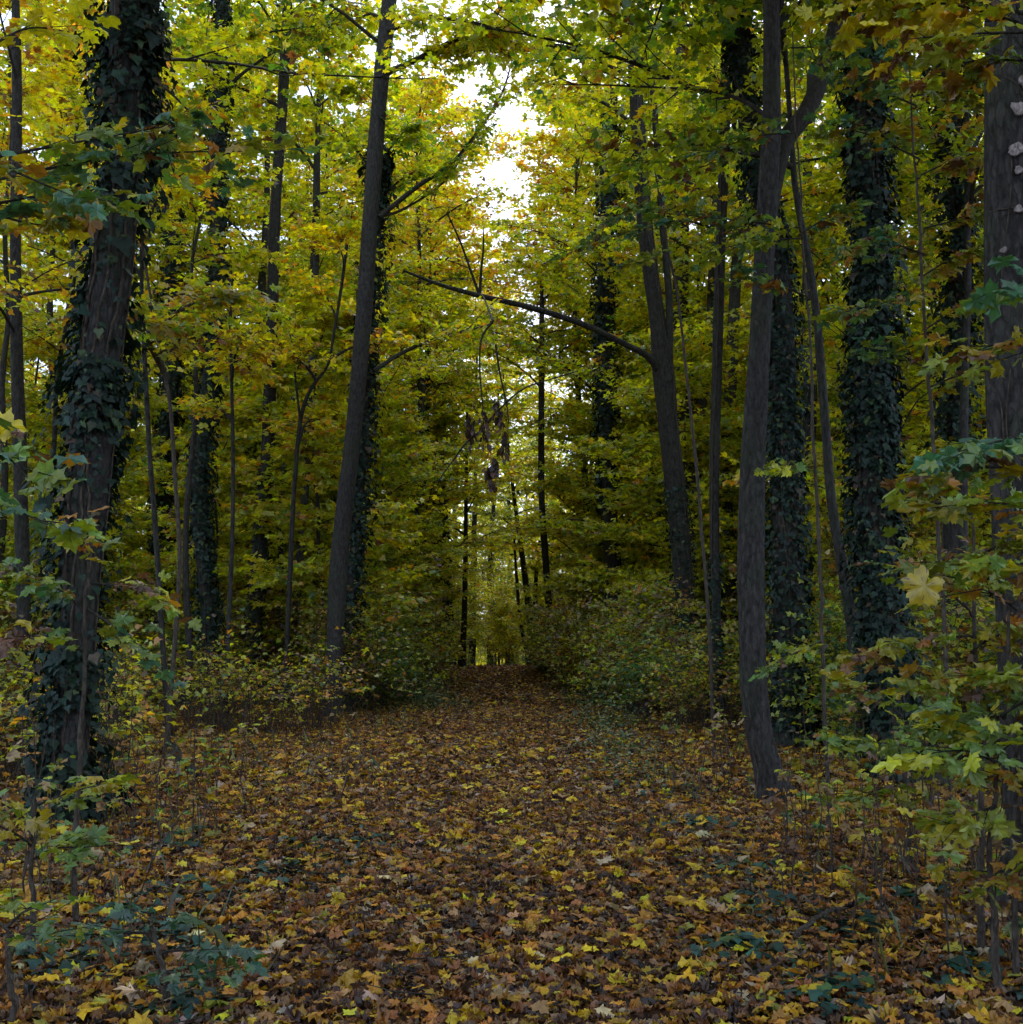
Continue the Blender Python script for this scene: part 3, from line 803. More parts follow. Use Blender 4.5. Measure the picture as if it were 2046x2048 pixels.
traced('ivy_clad_tree', 'ivy-hung trunk with bare lower stretch, left of the branch-bearing trunk', 'tree', 35,
       [(1162, 1180, 32), (1156, 1060, 33), (1148, 950, 32), (1142, 800, 30), (1140, 650, 30), (1143, 500, 30), (1148, 350, 28), (1152, 200, 26)],
       ivy_kw=dict(dens=210, thick=.22, size=.13, z0=5.5, z1=19, nvine=0), crown_kw=dict(z0=15, z1=22, R=3.2, nl=12, pal=PAL_G, size=.15, T=T_LO, azr=(-1.3, 1.3)), top=23, seed=24)
traced('slim_tree', 'slim straight trunk at the right edge of the far path', 'tree', 40,
       [(1040, 1200, 13), (1034, 1120, 13), (1028, 1040, 13), (1022, 940, 12), (1021, 850, 12), (1022, 720, 11), (1022, 600, 10)],
       crown_kw=dict(z0=10.5, z1=15, R=2.6, nl=10, pal=PAL_Y, size=.15, T=T_LO), top=15.5, seed=25)
traced('dark_tree', 'short-looking dark trunk standing at the crest on the left edge of the path', 'tree', 46,
       [(872, 1244, 12), (875, 1190, 11), (877, 1120, 10), (878, 1050, 9)], crown_kw=dict(z0=5.5, z1=12, R=3.0, nl=12, pal=PAL_Y, size=.16, T=T_LO), top=12.5, seed=26)
traced('ivy_clad_tree', 'broad dark ivy trunk in the distance left of the far path', 'tree', 48,
       [(838, 1245, 25), (836, 1140, 24), (834, 1060, 20), (832, 980, 17)], ivy_kw=dict(dens=120, thick=.2, size=.16, z1=12, nvine=0), crown_kw=dict(z0=8, z1=16, R=3.4, nl=12, pal=PAL_G, size=.17, T=T_LO), top=17, seed=27)
traced('slim_tree', 'thin grey stem in the distance, left of the broad dark ivy trunk', 'tree', 47,
       [(800, 1240, 9), (806, 1180, 8), (812, 1100, 7), (815, 1030, 6)], crown_kw=dict(z0=7, z1=12, R=2.4, nl=9, pal=PAL_Y, size=.16, T=T_LO), top=12, seed=28)
traced('slim_tree', 'dark trunk with green leaves round its middle, in the distance right of the leaning tree', 'tree', 42,
       [(752, 1180, 11), (752, 1080, 11), (751, 980, 10), (749, 880, 9)], crown_kw=dict(z0=9, z1=15, R=2.6, nl=10, pal=PAL_Y, size=.15, T=T_LO), top=16, seed=29)
traced('ivy_clad_tree', 'ivy trunk leaning slightly right in the distance left of the path', 'tree', 44,
       [(778, 1150, 15), (782, 1080, 15), (788, 1000, 14), (794, 900, 12)], ivy_kw=dict(dens=140, thick=.16, size=.15, z1=12, nvine=0), crown_kw=dict(z0=9, z1=16, R=2.8, nl=10, pal=PAL_G, size=.16, T=T_LO), top=17, seed=30)
traced('twin_stemmed_tree', 'distant tree with two bending grey stems where the path ends', 'tree', 56,
       [(1006, 1225, 16), (1000, 1160, 14), (992, 1100, 12), (985, 1050, 10), (978, 1000, 8)],
       limbs=[(0, [(992, 1225, 8), (982, 1170, 7), (976, 1110, 6), (972, 1050, 5), (970, 1000, 4)]), (0, [(1012, 1200, 10), (1010, 1140, 9), (1012, 1080, 7), (1018, 1020, 5)])],
       crown_kw=dict(z0=7, z1=14, R=3.2, nl=12, pal=PAL_G, size=.18, T=T_LO), top=15, seed=31)
traced('ivy_clad_tree', 'dark shaded trunk with bushy ivy, seen between the massive ivy trunk and the right-edge trunk', 'tree', 17,
       [(1796, 1250, 34), (1798, 1100, 34), (1800, 950, 34), (1803, 800, 32), (1806, 650, 30), (1805, 500, 28), (1800, 350, 26), (1790, 200, 24)],
       ivy_kw=dict(dens=360, thick=.4, size=.10, z0=4.5, z1=15, nvine=1), crown_kw=dict(z0=7, z1=15, R=3.4, nl=12, pal=PAL_G, size=.13, T=T_LO),
       limbs=[(-1, [(1800, 300, 12), (1730, 235, 10), (1640, 215, 7), (1580, 240, 4)])], top=16, seed=32)
traced('slim_tree', 'grey slim stem immediately right of the dark shaded trunk with bushy ivy', 'tree', 16,
       [(1815, 1200, 17), (1818, 1000, 17), (1822, 850, 16), (1826, 700, 15), (1830, 550, 13), (1826, 420, 12)], crown_kw=dict(z0=6, z1=11, R=2.2, nl=8, pal=PAL_NY, size=.12, T=T_LO), bark=M_BARKL, top=12, seed=33)
print('traced done')

# leaves drifted against the trunk feet, twigs and weeds in the litter
rng = np.random.default_rng(31)
lv = Leaves()
for at, dt, rt in TRUNKS:
    if dt > 27:
        continue
    fx = FEET[(at, dt)]
    n = 150
    a = rng.uniform(0, 2 * pi, n); rr_ = rt * 1.2 + np.abs(rng.normal(0, .16, n))
    x = fx[0] + np.cos(a) * rr_; y = fx[1] + np.sin(a) * rr_
    z = gz(x, y) + .02 + .13 * np.exp(-(rr_ - rt) / .14) * rng.random(n)
    lv.add(np.stack([x, y, z], 1), rng.normal(0, 1, (n, 3)) * [1, 1, .3], np.stack([np.cos(a) * .5, np.sin(a) * .5, np.ones(n)], 1) + rng.normal(0, .3, (n, 3)), rng.uniform(.06, .11, n), pick(rng, LIT_SIDE, n, .3) * .88, T_MID, curl=rng.uniform(-.5, 1.5, n))
o = lv.build('drifted_leaves', M_DRY); o['kind'] = 'stuff'; o['label'] = 'brown and yellow leaves drifted against the feet of the trunks'
tb = Tubes()
for i in range(420):
    y = math.sqrt(rng.uniform(14, 500)); x = rng.uniform(-1, 1) * y * .55; a = rng.uniform(0, pi); l_ = rng.uniform(.08, .55)
    p0 = np.array([x, y, float(gz(x, y)) + rng.uniform(.03, .07)]); d_ = np.array([cos(a), sin(a), rng.normal(0, .08)]) * l_
    tb.add(np.array([p0, p0 + d_ * .5 + rng.normal(0, .03, 3) * [1, 1, .3], p0 + d_]), [.004, .0035, .0015], 4)
o = tb.build('fallen_twigs', M_TWIG); o['kind'] = 'stuff'; o['label'] = 'thin dead twigs scattered through the fallen leaves'
lv = Leaves(); n = 9000
y = np.sqrt(rng.uniform(25, 30 ** 2, n)); x = rng.uniform(-1, 1, n) * y * .55
kk = (np.abs(x - path_x(y)) > 1.7 + .5 * np.sin(y * .9)) & (np.sin(x * 2.1 + 2 * np.sin(y)) + rng.normal(0, .5, n) > .1)
x, y = x[kk], y[kk]; n = len(x)
lv.add(np.stack([x, y, gz(x, y) + .02], 1), np.stack([rng.normal(0, .4, n), rng.normal(0, .4, n), np.ones(n)], 1), np.stack([rng.normal(0, 1, n), -np.ones(n), rng.normal(0, .3, n)], 1),
       rng.uniform(.08, .34, n), pick(rng, [((.09, .07, .04), .5), ((.12, .12, .03), .3), ((.05, .09, .03), .2)], n, .3), np.array([(-.018, 0), (.018, 0), (.012, .6), (0, 1.0), (-.012, .6)]), curl=rng.uniform(-.5, .5, n))
o = lv.build('dry_grass', M_DRY); o['kind'] = 'stuff'; o['label'] = 'dry brownish grass and weed stalks on both verges of the path'

# ------------------------------------------------------------------ repeated trees


def proto(name, h, r_tr, z0, R, nl, pal, size, seed, T=T_LO, shape='round', lean=.3, **kw):
    rng = np.random.default_rng(seed)
    n = 14
    z = np.linspace(-.15, h, n)
    wx = np.cumsum(rng.normal(0, .09, n)) + lean * (np.maximum(z, 0) / h) ** 1.5; wy = np.cumsum(rng.normal(0, .09, n))
    wx -= wx[0]; wy -= wy[0]
    pts = np.stack([wx, wy, z], 1)
    pts = smooth_path(pts, 30)
    rad = r_tr * (1 - .85 * np.linspace(0, 1, 30)) * (1 + .4 * np.exp(-np.maximum(pts[:, 2], 0) / .3))
    root = thing(name, 'x', 'tree')
    C.objects.unlink(root)
    tb = Tubes(); tb.add(pts, rad, 10, .04)
    axis = lambda zz: np.array([np.interp(zz, pts[:, 2], pts[:, 0]), np.interp(zz, pts[:, 2], pts[:, 1]), zz])
    tw = Tubes(); lv = Leaves()
    crown(rng, axis, z0, h * .97, R, nl, pal, size, T, tw, lv, shape=shape, **kw)
    a = tb.build('trunk', M_BARK, None, False); b = tw.build('branches', M_TWIG, None, False); c = lv.build('crown', M_LEAF, None, False)
    return root, [a, b, c]


def proto_multi(name, stems, hr, spread, R, nl, nsub, ntw, nodes, pal, size, seed, r0=.014, bare=0):
    rng = np.random.default_rng(seed)
    root = thing(name, 'x', 'shrub'); C.objects.unlink(root)
    tb = Tubes(); tw = Tubes(); lv = Leaves()
    for k in range(stems + bare):
        h = rng.uniform(*hr) * (1 if k < stems else rng.uniform(.5, 1))
        a = rng.uniform(0, 6.28); sp_ = spread * rng.uniform(.3, 1)
        b0 = rng.normal(0, .09, 2) * (1 + spread)
        n = 9; t = np.linspace(0, 1, n)
        pts = np.stack([b0[0] + cos(a) * sp_ * t ** 1.4 + np.cumsum(rng.normal(0, .02 * h / 3, n)), b0[1] + sin(a) * sp_ * t ** 1.4 + np.cumsum(rng.normal(0, .02 * h / 3, n)), -.05 + (h + .05) * t], 1)
        tb.add(pts, np.linspace(r0, r0 * .25, n) * rng.uniform(.6, 1.2), 5)
        if k < stems:
            ax = lambda zz, pts=pts: np.array([np.interp(zz, pts[:, 2], pts[:, 0]), np.interp(zz, pts[:, 2], pts[:, 1]), zz])
            crown(rng, ax, h * .18, h * .97, R, nl, pal, size, T_LO, tw, lv, shape='cone', nsub=nsub, ntw=ntw, nodes=nodes, el0=.7, r0=r0 * .4, hang=.12)
    a_ = tb.build('stem', M_STEM, None, False); b_ = tw.build('branches', M_TWIG, None, False); c_ = lv.build('foliage', M_LEAF, None, False)
    return root, [a_, b_, c_]


def place(pr, name, x, y, rz, s, label, cat, group, dz=0):
    root, ch = pr
    r = root.copy(); r.name = name
    C.objects.link(r)
    r.location = (x, y, float(gz(x, y)) + dz); r.rotation_euler = (0, 0, rz); r.scale = (s, s, s)
    r['label'] = label; r['category'] = cat
    if group:
        r['group'] = group
    for c in ch:
        d = c.copy(); C.objects.link(d); d.parent = r
        d.name = c.name.split('.')[0]
    return r


tall = [proto('tall_maple', 22, .22, 8, 4.6, 22, p, .16, 200 + i, nsub=8, ntw=6, nodes=4) for i, p in enumerate([PAL_Y, PAL_YM, PAL_Y])]
mid = [proto('young_maple', 12, .10, 2.6, 3.2, 22, p, .14, 220 + i, nsub=8, ntw=6, r0=.03) for i, p in enumerate([PAL_Y, PAL_G, PAL_YM, PAL_Y])]
low = [proto_multi('hazel_shrub', 6, (2.6, 5.2), 1.1, 1.0, 8, 4, 3, 4, p, .10, 240 + i) for i, p in enumerate([PAL_Y, PAL_B, PAL_G, PAL_YM])]
thick = [proto_multi('thicket_shrub', 8, (.8, 2.1), .6, .5, 5, 3, 2, 3, p, .075, 260 + i, .008, 12) for i, p in enumerate([PAL_B, PAL_GG, PAL_B, PAL_G])]
bramble = [proto_multi('bramble_shrub', 5, (.5, 1.0), .5, .35, 4, 2, 2, 2, p, .06, 350 + i, .007, 26) for i, p in enumerate([PAL_B, PAL_YO, PAL_B])]
edge = [proto('edge_maple', 8, .05, .7, 2.3, 30, p, .125, 330 + i, nsub=7, ntw=6, r0=.018, el0=.5, shape='cone' if i == 1 else 'round') for i, p in enumerate([PAL_Y, PAL_YM, PAL_Y])]
pole = [proto('pole_tree', 17, .085, 7.5, 2.2, 13, p, .14, 310 + i, nsub=6, ntw=5, r0=.025, lean=l_) for i, (p, l_) in enumerate([(PAL_Y, .8), (PAL_YO, -.7), (PAL_Y, .1)])]

rng = np.random.default_rng(77)


def region(x, y):
    side = 'left' if x < path_x(y) else 'right'
    far = 'close behind the front trunks' if y < 27 else ('in the middle distance' if y < 52 else 'in the far background')
    return side, far


def try_place(lst, protos, n, xr, yr, mind, clear, name, cat, desc, grp, smin=.8, smax=1.2, reject=None, block=0):
    got = 0; tries = 0
    while got < n and tries < n * 150:
        tries += 1
        y = rng.uniform(*yr); x = rng.uniform(-1, 1) * (y * .50 + 3)
        if not (xr[0] <= x <= xr[1]):
            continue
        if abs(x - path_x(y)) < clear(y):
            continue
        if reject and reject(x, y):
            continue
        if any(y < dt + .5 and y > .3 * dt and abs(x - at * y) < block + rt for at, dt, rt in TRUNKS if dt < 45):
            continue
        if any((x - a) ** 2 + (y - b) ** 2 < mind ** 2 for a, b in lst):
            continue
        lst.append((x, y)); got += 1
        side, far = region(x, y)
        place(protos[rng.integers(len(protos))], name, x, y, rng.uniform(0, 6.28), rng.uniform(smin, smax), desc % ('%s of the path, %s' % (side, far)), cat, grp % ('%s of the path %s' % (side, far)))


sparse = [proto('tall_bare_tree', 25.5, .2, 15.5, 4.2, 22, PAL_YO, .19, 290 + i, nsub=9, ntw=6, nodes=3 + i, r0=.06, twk=4) for i in range(2)]
for i, (x, y, s) in enumerate([(-8.2, 50, 1.0), (-4.9, 56, 1.08), (3.4, 52, 1.05), (-3.9, 47, 1.0), (-3.6, 41, .92), (2.9, 44, .95), (-7, 62, 1.15), (-1.4, 79, 1.1), (-11, 40, .95), (-14, 33, .85), (-15.5, 38, .9), (-5.2, 68, 1.2)]):
    side, far = region(x, y)
    place(sparse[i % 2], 'tall_bare_tree', x, y, i * 1.7, s, 'tall thinly leaved tree with fine twigs against the sky, %s' % far, 'tree', 'tall thinly leaved trees %s' % far)


def in_gap(x, y):           # a clearing in the canopy over and left of the path
    return (-8.0 < x < 3.4 and 20 < y < 62) or (-8 < x < 5 and 62 <= y < 84) or (-.52 < x / y < -.42 and y < 50)


arch = [proto('arching_maple', 13.5, .12, 2.4, 4.4, 30, p, .14, 280 + i, nsub=8, ntw=6, nodes=4, r0=.04) for i, p in enumerate([PAL_Y, PAL_Y, PAL_YM])]
Lt = []
for i, (x, y, s) in enumerate([(-4.6, 31, .9), (4.8, 32, 1.12), (-3.7, 39, 1), (3.9, 41, 1.2), (-5.2, 47, 1.22), (3.9, 48, 1.22), (-8.5, 36, 1), (7.6, 37, 1), (-9.4, 45, 1.15), (8, 46, 1.15)]):
    side, far = region(x, y)
    place(arch[i % 3], 'arching_maple', x, y, i * 1.3, s, 'yellow maple arching over the path from its %s, %s' % (side, far), 'tree', 'arching maples %s of the path %s' % (side, far))
for i, (x, y, s) in enumerate([(3.1, 36, 1.0), (4.0, 46, 1.0), (-7.8, 42, 1.0), (-8, 75, 1.15), (-.3, 90, 1.25), (5.5, 74, 1.15), (-5, 93, 1.25), (3.5, 95, 1.2), (-2.5, 67, 1.05), (-6.2, 52, 1.0)]):
    side, far = region(x, y)
    place(tall[i % 3], 'tall_maple', x, y, i * 2.0 + 1, s, 'tall yellow maple %s of the path, %s' % (side, far), 'tree', 'tall maples %s of the path %s' % (side, far))
try_place(Lt, tall, 36, (-40, 40), (25, 60), 3.0, lambda y: 3, 'tall_maple', 'tree', 'tall yellow maple %s', 'tall maples %s', .85, 1.1, in_gap, .5)
try_place(Lt, tall, 50, (-60, 60), (50, 100), 3.6, lambda y: 4 if y < 60 else 1.5, 'tall_maple', 'tree', 'tall yellow maple %s', 'tall maples %s', .85, 1.1, in_gap, .9)
Lm = []
try_place(Lm, mid, 70, (-40, 40), (17, 60), 2.4, lambda y: 3.6, 'young_maple', 'tree', 'young yellow-green maple %s', 'young maples %s', .75, 1.1, lambda x, y: (-3.8 < x < 3.2), 2.3)
try_place(Lm, mid, 26, (-40, 40), (62, 105), 3.0, lambda y: .3, 'young_maple', 'tree', 'young yellow-green maple %s', 'young maples %s', .8, 1.15)
for i, (x, y, s, pr, nm) in enumerate([(-2.6, 66, 1.5, 3, 's'), (.4, 70, 1.6, 0, 's'), (-1.2, 76, .8, 0, 'm'), (1.6, 67, 1.4, 0, 's'), (-4.2, 70, .8, 2, 'm'), (-.9, 83, 1, 3, 'm'), (2.6, 78, .9, 2, 'm'), (-3.6, 62, 1.5, 0, 's'), (-6.5, 74, 1, 0, 'm'), (5, 72, .9, 3, 'm'), (-.6, 64, .9, 3, 's')]):
    side, far = 'far end', 'bright where the path ends'
    if nm == 's':
        place(low[pr], 'hazel_shrub', x, y, i * 2.1, s, 'bright yellow shrub closing the view at the far end of the path', 'shrub', 'shrubs at the far end of the path')
    else:
        place(mid[pr], 'young_maple', x, y, i * 2.1, s, 'bright yellow young maple closing the view at the far end of the path', 'tree', 'young maples at the far end of the path')
for i, (x, y) in enumerate([(3.9, 28.5), (4.6, 33), (3.6, 37), (3.3, 43), (2.9, 49), (6.2, 30), (6.6, 38), (-4.6, 25), (-4.0, 29), (-4.6, 34), (-4.4, 39), (-4.9, 44), (-5.2, 50), (-7.2, 27), (-8, 32), (-10.5, 29), (-12.5, 33), (-7.5, 40), (-15, 36), (9.5, 31), (11.5, 34), (8.6, 27), (14, 30), (5, 55), (-7.2, 56), (1.9, 56), (-11.5, 40), (12, 41)]):
    side, far = region(x, y)
    place(edge[i % 3], 'edge_maple', x, y, i * 1.9, rng.uniform(.85, 1.2), 'small yellow maple leafed to the ground beside the %s verge, %s' % (side, far), 'tree', 'small leafy maples on the %s verge %s' % (side, far))
Ll = []
try_place([], pole, 34, (-30, 30), (17, 52), 2.0, lambda y: 3.0, 'pole_tree', 'tree', 'slender bare-stemmed pole tree %s', 'slender pole trees %s', .8, 1.15, lambda x, y: -4.5 < x < 3 and y > 30)
try_place(Ll, low, 110, (-25, 25), (17, 58), 1.2, lambda y: 3.4 if y < 22 else (2.6 if y < 30 else 2.1), 'hazel_shrub', 'shrub', 'loose yellowing shrub %s', 'shrubs %s', .7, 1.15, None, .95)
try_place(Ll, low, 50, (-30, 30), (58, 100), 1.8, lambda y: .3, 'hazel_shrub', 'shrub', 'loose yellowing shrub %s', 'shrubs %s', .9, 1.6)
Lb = []
def scrub(x, y):
    dx = x - float(path_x(y))
    return (-3.1 + (y > 22) * .9 < dx < 2.3 - (y > 22) * .6) if y > 15 else (-3.9 < dx < 3.4)


try_place(Lb, bramble, 210, (-12, 11), (11, 28), .4, lambda y: 0, 'bramble_shrub', 'shrub', 'knee-high brown twiggy scrub %s', 'brown twiggy scrub %s', .8, 1.5, scrub)
Lk = []
for i, (x, y, s_) in enumerate([(2.7, 18, .8), (2.4, 20, 1.0), (2.3, 22.5, 1.1), (2.1, 25, 1.1), (1.9, 28, 1.2), (3.2, 19.5, 1.2), (3.0, 23, 1.3), (2.9, 26.5, 1.3), (1.8, 31, 1.2), (2.6, 30, 1.4), (1.5, 35, 1.3), (1.2, 40, 1.3), (3.6, 21.5, 1.3), (-2.7, 23.5, 1.1), (-3.1, 22, 1.2), (-2.5, 26, 1.2), (-2.6, 29, 1.3), (-3.4, 25.5, 1.4), (-2.7, 33, 1.4), (-2.9, 38, 1.4)]):
    side = 'left' if x < 0 else 'right'
    place(thick[(0, 1, 2, 3)[i % 4]], 'thicket_shrub', x, y, i * 1.3, s_, 'twiggy thicket shrub crowding the %s edge of the narrowing path' % side, 'shrub', 'thicket shrubs on the %s edge of the narrowing path' % side)


def verge(x, y):
    # the open strip: wide near the viewer, closing in along the path
    dx = x - float(path_x(y))
    if y < 16:
        return -4.2 < dx < 3.4
    if y < 26:
        f = (y - 16) / 10
        return -(3.7 - 1.7 * f) < dx < 2.3 - .7 * f
    return -1.95 < dx < 1.55


for i, (x, y, s_) in enumerate([(-3.6, 57, .5), (-2.4, 60, .6), (-1.0, 58, .5), (.2, 59, .7), (1.4, 56, .8), (-4.8, 55, .9), (2.4, 53, .9), (-4.0, 52, .8), (1.9, 50, .8)]):
    place(thick[(1, 3)[i % 2]], 'thicket_shrub', x, y, i * 1.3, s_, 'low greenish thicket shrub where the path dips out of sight', 'shrub', 'thicket shrubs where the path dips')
try_place(Lk, thick, 290, (-13, 13), (12, 44), .55, lambda y: 1.4, 'thicket_shrub', 'shrub', 'low brownish thicket shrub %s', 'thicket shrubs %s', .75, 1.45, verge, .35)

# overhead and beside the camera: trees outside the frame added to shade the foreground
for i, (x, y, s) in enumerate([(-5.5, 1, .85), (5.5, -1, .85), (-1.0, -4.5, .9), (7.5, 4, .85)]):
    place(tall[i % 3], 'tall_maple', x, y, i * 2.0, s, 'unseen tall yellow maple added beside the viewer to shade the foreground', 'tree', 'unseen maples added beside the viewer for shade')

# far-off wood closing the view
rngf = np.random.default_rng(9)
lv = Leaves(); n = 130000
x = rngf.uniform(-75, 75, n); y = rngf.uniform(104, 135, n); z = rngf.random(n) ** 1.15 * 23 - 2.4 + 1.5 * np.sin(x * .35)
# clumps
cx = rngf.uniform(-75, 75, 2600); cy = rngf.uniform(104, 135, 2600); cz = rngf.random(2600) ** 1.3 * 27 - 2.5
ci = rngf.integers(0, 2600, n)
pos = np.stack([cx[ci], cy[ci], cz[ci]], 1) + rngf.normal(0, 1, (n, 3)) * [1.7, 1.7, 1.0]
pc = pick(rngf, PAL_Y, 2600, .2)
lv.add(pos, rngf.normal(0, 1, (n, 3)) + [0, 0, -.4], rngf.normal(0, .6, (n, 3)) + [0, -.2, .8], rngf.uniform(.25, .6, n), pc[ci] * np.exp(rngf.normal(0, .2, (n, 1))), T_LO, curl=.3)
o = lv.build('far_wood', M_LEAF); o['kind'] = 'stuff'; o['label'] = 'distant mass of yellow-green foliage beyond the end of the path'

# ------------------------------------------------------------------ foreground sprays and seedlings


def spray_branch(rng, tw, lv, a, b, n, size, pal, r0=.008, sag=.05, width=.35, T=T_HI, fan=True):
    a = np.array(a, float); b = np.array(b, float)
    L_ = np.linalg.norm(b - a)
    mid = (a + b) / 2 + np.array([0, 0, sag * L_]) + rng.normal(0, .03 * L_, 3)
    c = smooth_path([a, mid, b], 12)
    tw.add(c, np.linspace(r0, .0025, 12), 6)
    A = []; D = []; Ln = []
    for i in range(n):
        s = .12 + .88 * (i + rng.random() * .7) / n
        q = s * 11; k = min(int(q), 10); p = c[k] + (c[k + 1] - c[k]) * (q - k)
        dl = unit(c[k + 1] - c[k]); sd = unit(np.cross(dl, [0, 0, 1.0])) * (1 if i % 2 else -1)
        an = rng.uniform(.3, 1.2) * (1 if s < .95 else .2)
        d = unit(dl * cos(an) + sd * sin(an) + [0, 0, rng.normal(0, .12)])
        l_ = width * rng.uniform(.4, 1)
        tw.add([p, p + d * l_], [.003, .0015], 4)
        A.append(p); D.append(d); Ln.append(l_)
    leaves_on_twigs(rng, lv, np.array(A), np.array(D), np.array(Ln), pal, size, T, 3, 2, droop=.3, clump=.5, fan=fan, curl=.3)


def young(name, label, foot, d, stem, branches, size=.12, pal=PAL_NY, seed=0, r0=.02, group=None):
    """foot (px at ground, distance), stem: list of overview pixels upward; branches: (px0,py0,d0, px1,py1,d1, n, pal)"""
    rng = np.random.default_rng(500 + seed)
    pts = [P(a, b, c) for a, b, c in stem]
    f = pts[0].copy(); f[2] = float(gz(f[0], f[1])) - .02
    root = thing(name, label, 'young tree', tuple(f), group)
    pts = np.array([f] + pts[0:]) - f
    sp = smooth_path(pts, len(pts) * 6)
    sp[1:, :2] += np.cumsum(rng.normal(0, .006, (len(sp) - 1, 2)), axis=0)
    tb = Tubes(); tb.add(sp, np.linspace(r0, r0 * .3, len(sp)), 8, .03); tb.build('trunk', M_STEM, root)
    tw = Tubes(); lv = Leaves()
    for (x0, y0, d0, x1, y1, d1, n, *rest) in branches:
        pl = rest[0] if rest else pal
        sz = rest[1] if len(rest) > 1 else size
        a = P(x0, y0, d0) - f
        # join the branch to the nearest stem point
        k = np.argmin(np.linalg.norm(sp - a, axis=1))
        if np.linalg.norm(sp[k] - a) > .03:
            tw.add([sp[k], (sp[k] + a) / 2 + [0, 0, -.02], a], [.008, .007, .006], 5)
        spray_branch(rng, tw, lv, a, P(x1, y1, d1) - f, max(3, int(n * (.72 if a[0] + f[0] < 0 else 1.05))), sz * .84, pl)
    tw.build('branches', M_TWIG, root); lv.build('crown', M_NEAR, root)
    return root


# left foreground
DG = [((.035, .10, .055), .6), ((.05, .11, .03), .4)]
young('maple_sapling', 'sapling at the left edge, blue-green leaves reaching across the thick leaning trunk', 0, 0,
      [(-170, 1500, 4.6), (-150, 1000, 4.6), (-120, 600, 4.6), (-60, 380, 4.7), (-20, 260, 4.7)],
      [(-60, 350, 4.7, 540, 285, 5.6, 16, PAL_NG), (-30, 300, 4.7, 330, 235, 5.2, 12, PAL_NG), (-80, 400, 4.6, 215, 380, 4.9, 10, PAL_NG), (-60, 330, 4.6, 90, 350, 4.3, 8, PAL_NG),
       (-120, 760, 4.4, 60, 910, 4.0, 8, PAL_NG), (-120, 900, 4.5, 90, 990, 4.4, 8, [(LG, .5), (BG, .3), (OL, .2)]), (-90, 380, 4.6, 120, 430, 5.2, 7, PAL_NY),
       (-40, 100, 4.8, 130, 60, 5.4, 8, PAL_YO)], .125, PAL_NG, 1)
young('maple_sapling', 'sapling with orange and green leaves before the foot of the thick leaning trunk', 0, 0,
      [(150, 1560, 6.2), (160, 1350, 6.3), (165, 1150, 6.3), (170, 1060, 6.3)],
      [(165, 1160, 6.3, 40, 1080, 6.2, 9, PAL_NG), (165, 1100, 6.3, 300, 1130, 6.3, 9, PAL_B), (160, 1230, 6.3, 30, 1200, 6.0, 8, PAL_B), (165, 1150, 6.3, 260, 1230, 6.2, 8, PAL_NG), (165, 1080, 6.3, 140, 1020, 6.2, 7, PAL_NY)], .12, PAL_NG, 2)
young('maple_sapling', 'low yellow-leaved sapling at the bottom left corner of the trees, left of the ivy foot', 0, 0,
      [(60, 1720, 5.6), (65, 1600, 5.6), (70, 1500, 5.6)],
      [(68, 1520, 5.6, 190, 1480, 5.7, 8, PAL_NY), (66, 1560, 5.6, -30, 1500, 5.5, 8, PAL_NY), (64, 1620, 5.6, 150, 1600, 5.6, 7, [(LG, .4), (YG, .4), (OL, .2)]), (64, 1600, 5.6, 0, 1560, 5.4, 6)], .115, PAL_NY, 3)
young('maple_sapling', 'small green sapling at the lower left edge among the fallen leaves', 0, 0,
      [(20, 1900, 4.6), (15, 1800, 4.6), (10, 1740, 4.6)], [(12, 1770, 4.6, 75, 1765, 4.6, 4, PAL_GG), (12, 1750, 4.6, 60, 1710, 4.7, 4, [(OL, .5), (YG, .3), (GR, .2)])], .09, PAL_NG, 4)
young('ivy_leaved_sapling', 'little dark green sapling rising from the ivy patch at the lower left', 0, 0,
      [(310, 1850, 4.9), (290, 1790, 4.9), (280, 1740, 4.9)], [(285, 1760, 4.9, 180, 1765, 4.8, 3, DG), (285, 1750, 4.9, 290, 1720, 5.1, 2, DG), (295, 1800, 4.9, 370, 1795, 4.9, 4, DG), (300, 1830, 4.9, 340, 1850, 4.7, 3, DG)], .10, PAL_NG, 5)

# right foreground
young('maple_sapling', 'tall maple sapling at the right edge with orange-yellow leaves at the top corner', 0, 0,
      [(2060, 1700, 4.4), (2055, 1300, 4.5), (2040, 800, 4.6), (2020, 400, 4.7), (1990, 100, 4.8), (1960, 20, 4.8)],
      [(1980, 60, 4.8, 1600, 25, 5.0, 16, PAL_YO), (1980, 40, 4.8, 1640, -10, 5.0, 14, PAL_YO), (1990, 120, 4.8, 1760, 130, 5.2, 8, PAL_NY), (2000, 60, 4.6, 1700, 75, 4.8, 8, PAL_YO),
       (2030, 560, 4.4, 1880, 545, 4.3, 5, [(BG, .6), (LG, .4)]), (2040, 820, 4.2, 1815, 850, 4.0, 9, [(BG, .6), (LG, .4)]), (2040, 900, 4.2, 1755, 885, 4.3, 5, PAL_NY), (2030, 660, 4.6, 1830, 655, 4.6, 7, PAL_NY),
       (2045, 1000, 4.3, 1760, 950, 4.5, 7, PAL_NY), (2045, 1080, 4.3, 1800, 1060, 4.4, 7, PAL_NY)], .12, PAL_NY, 6, .022)
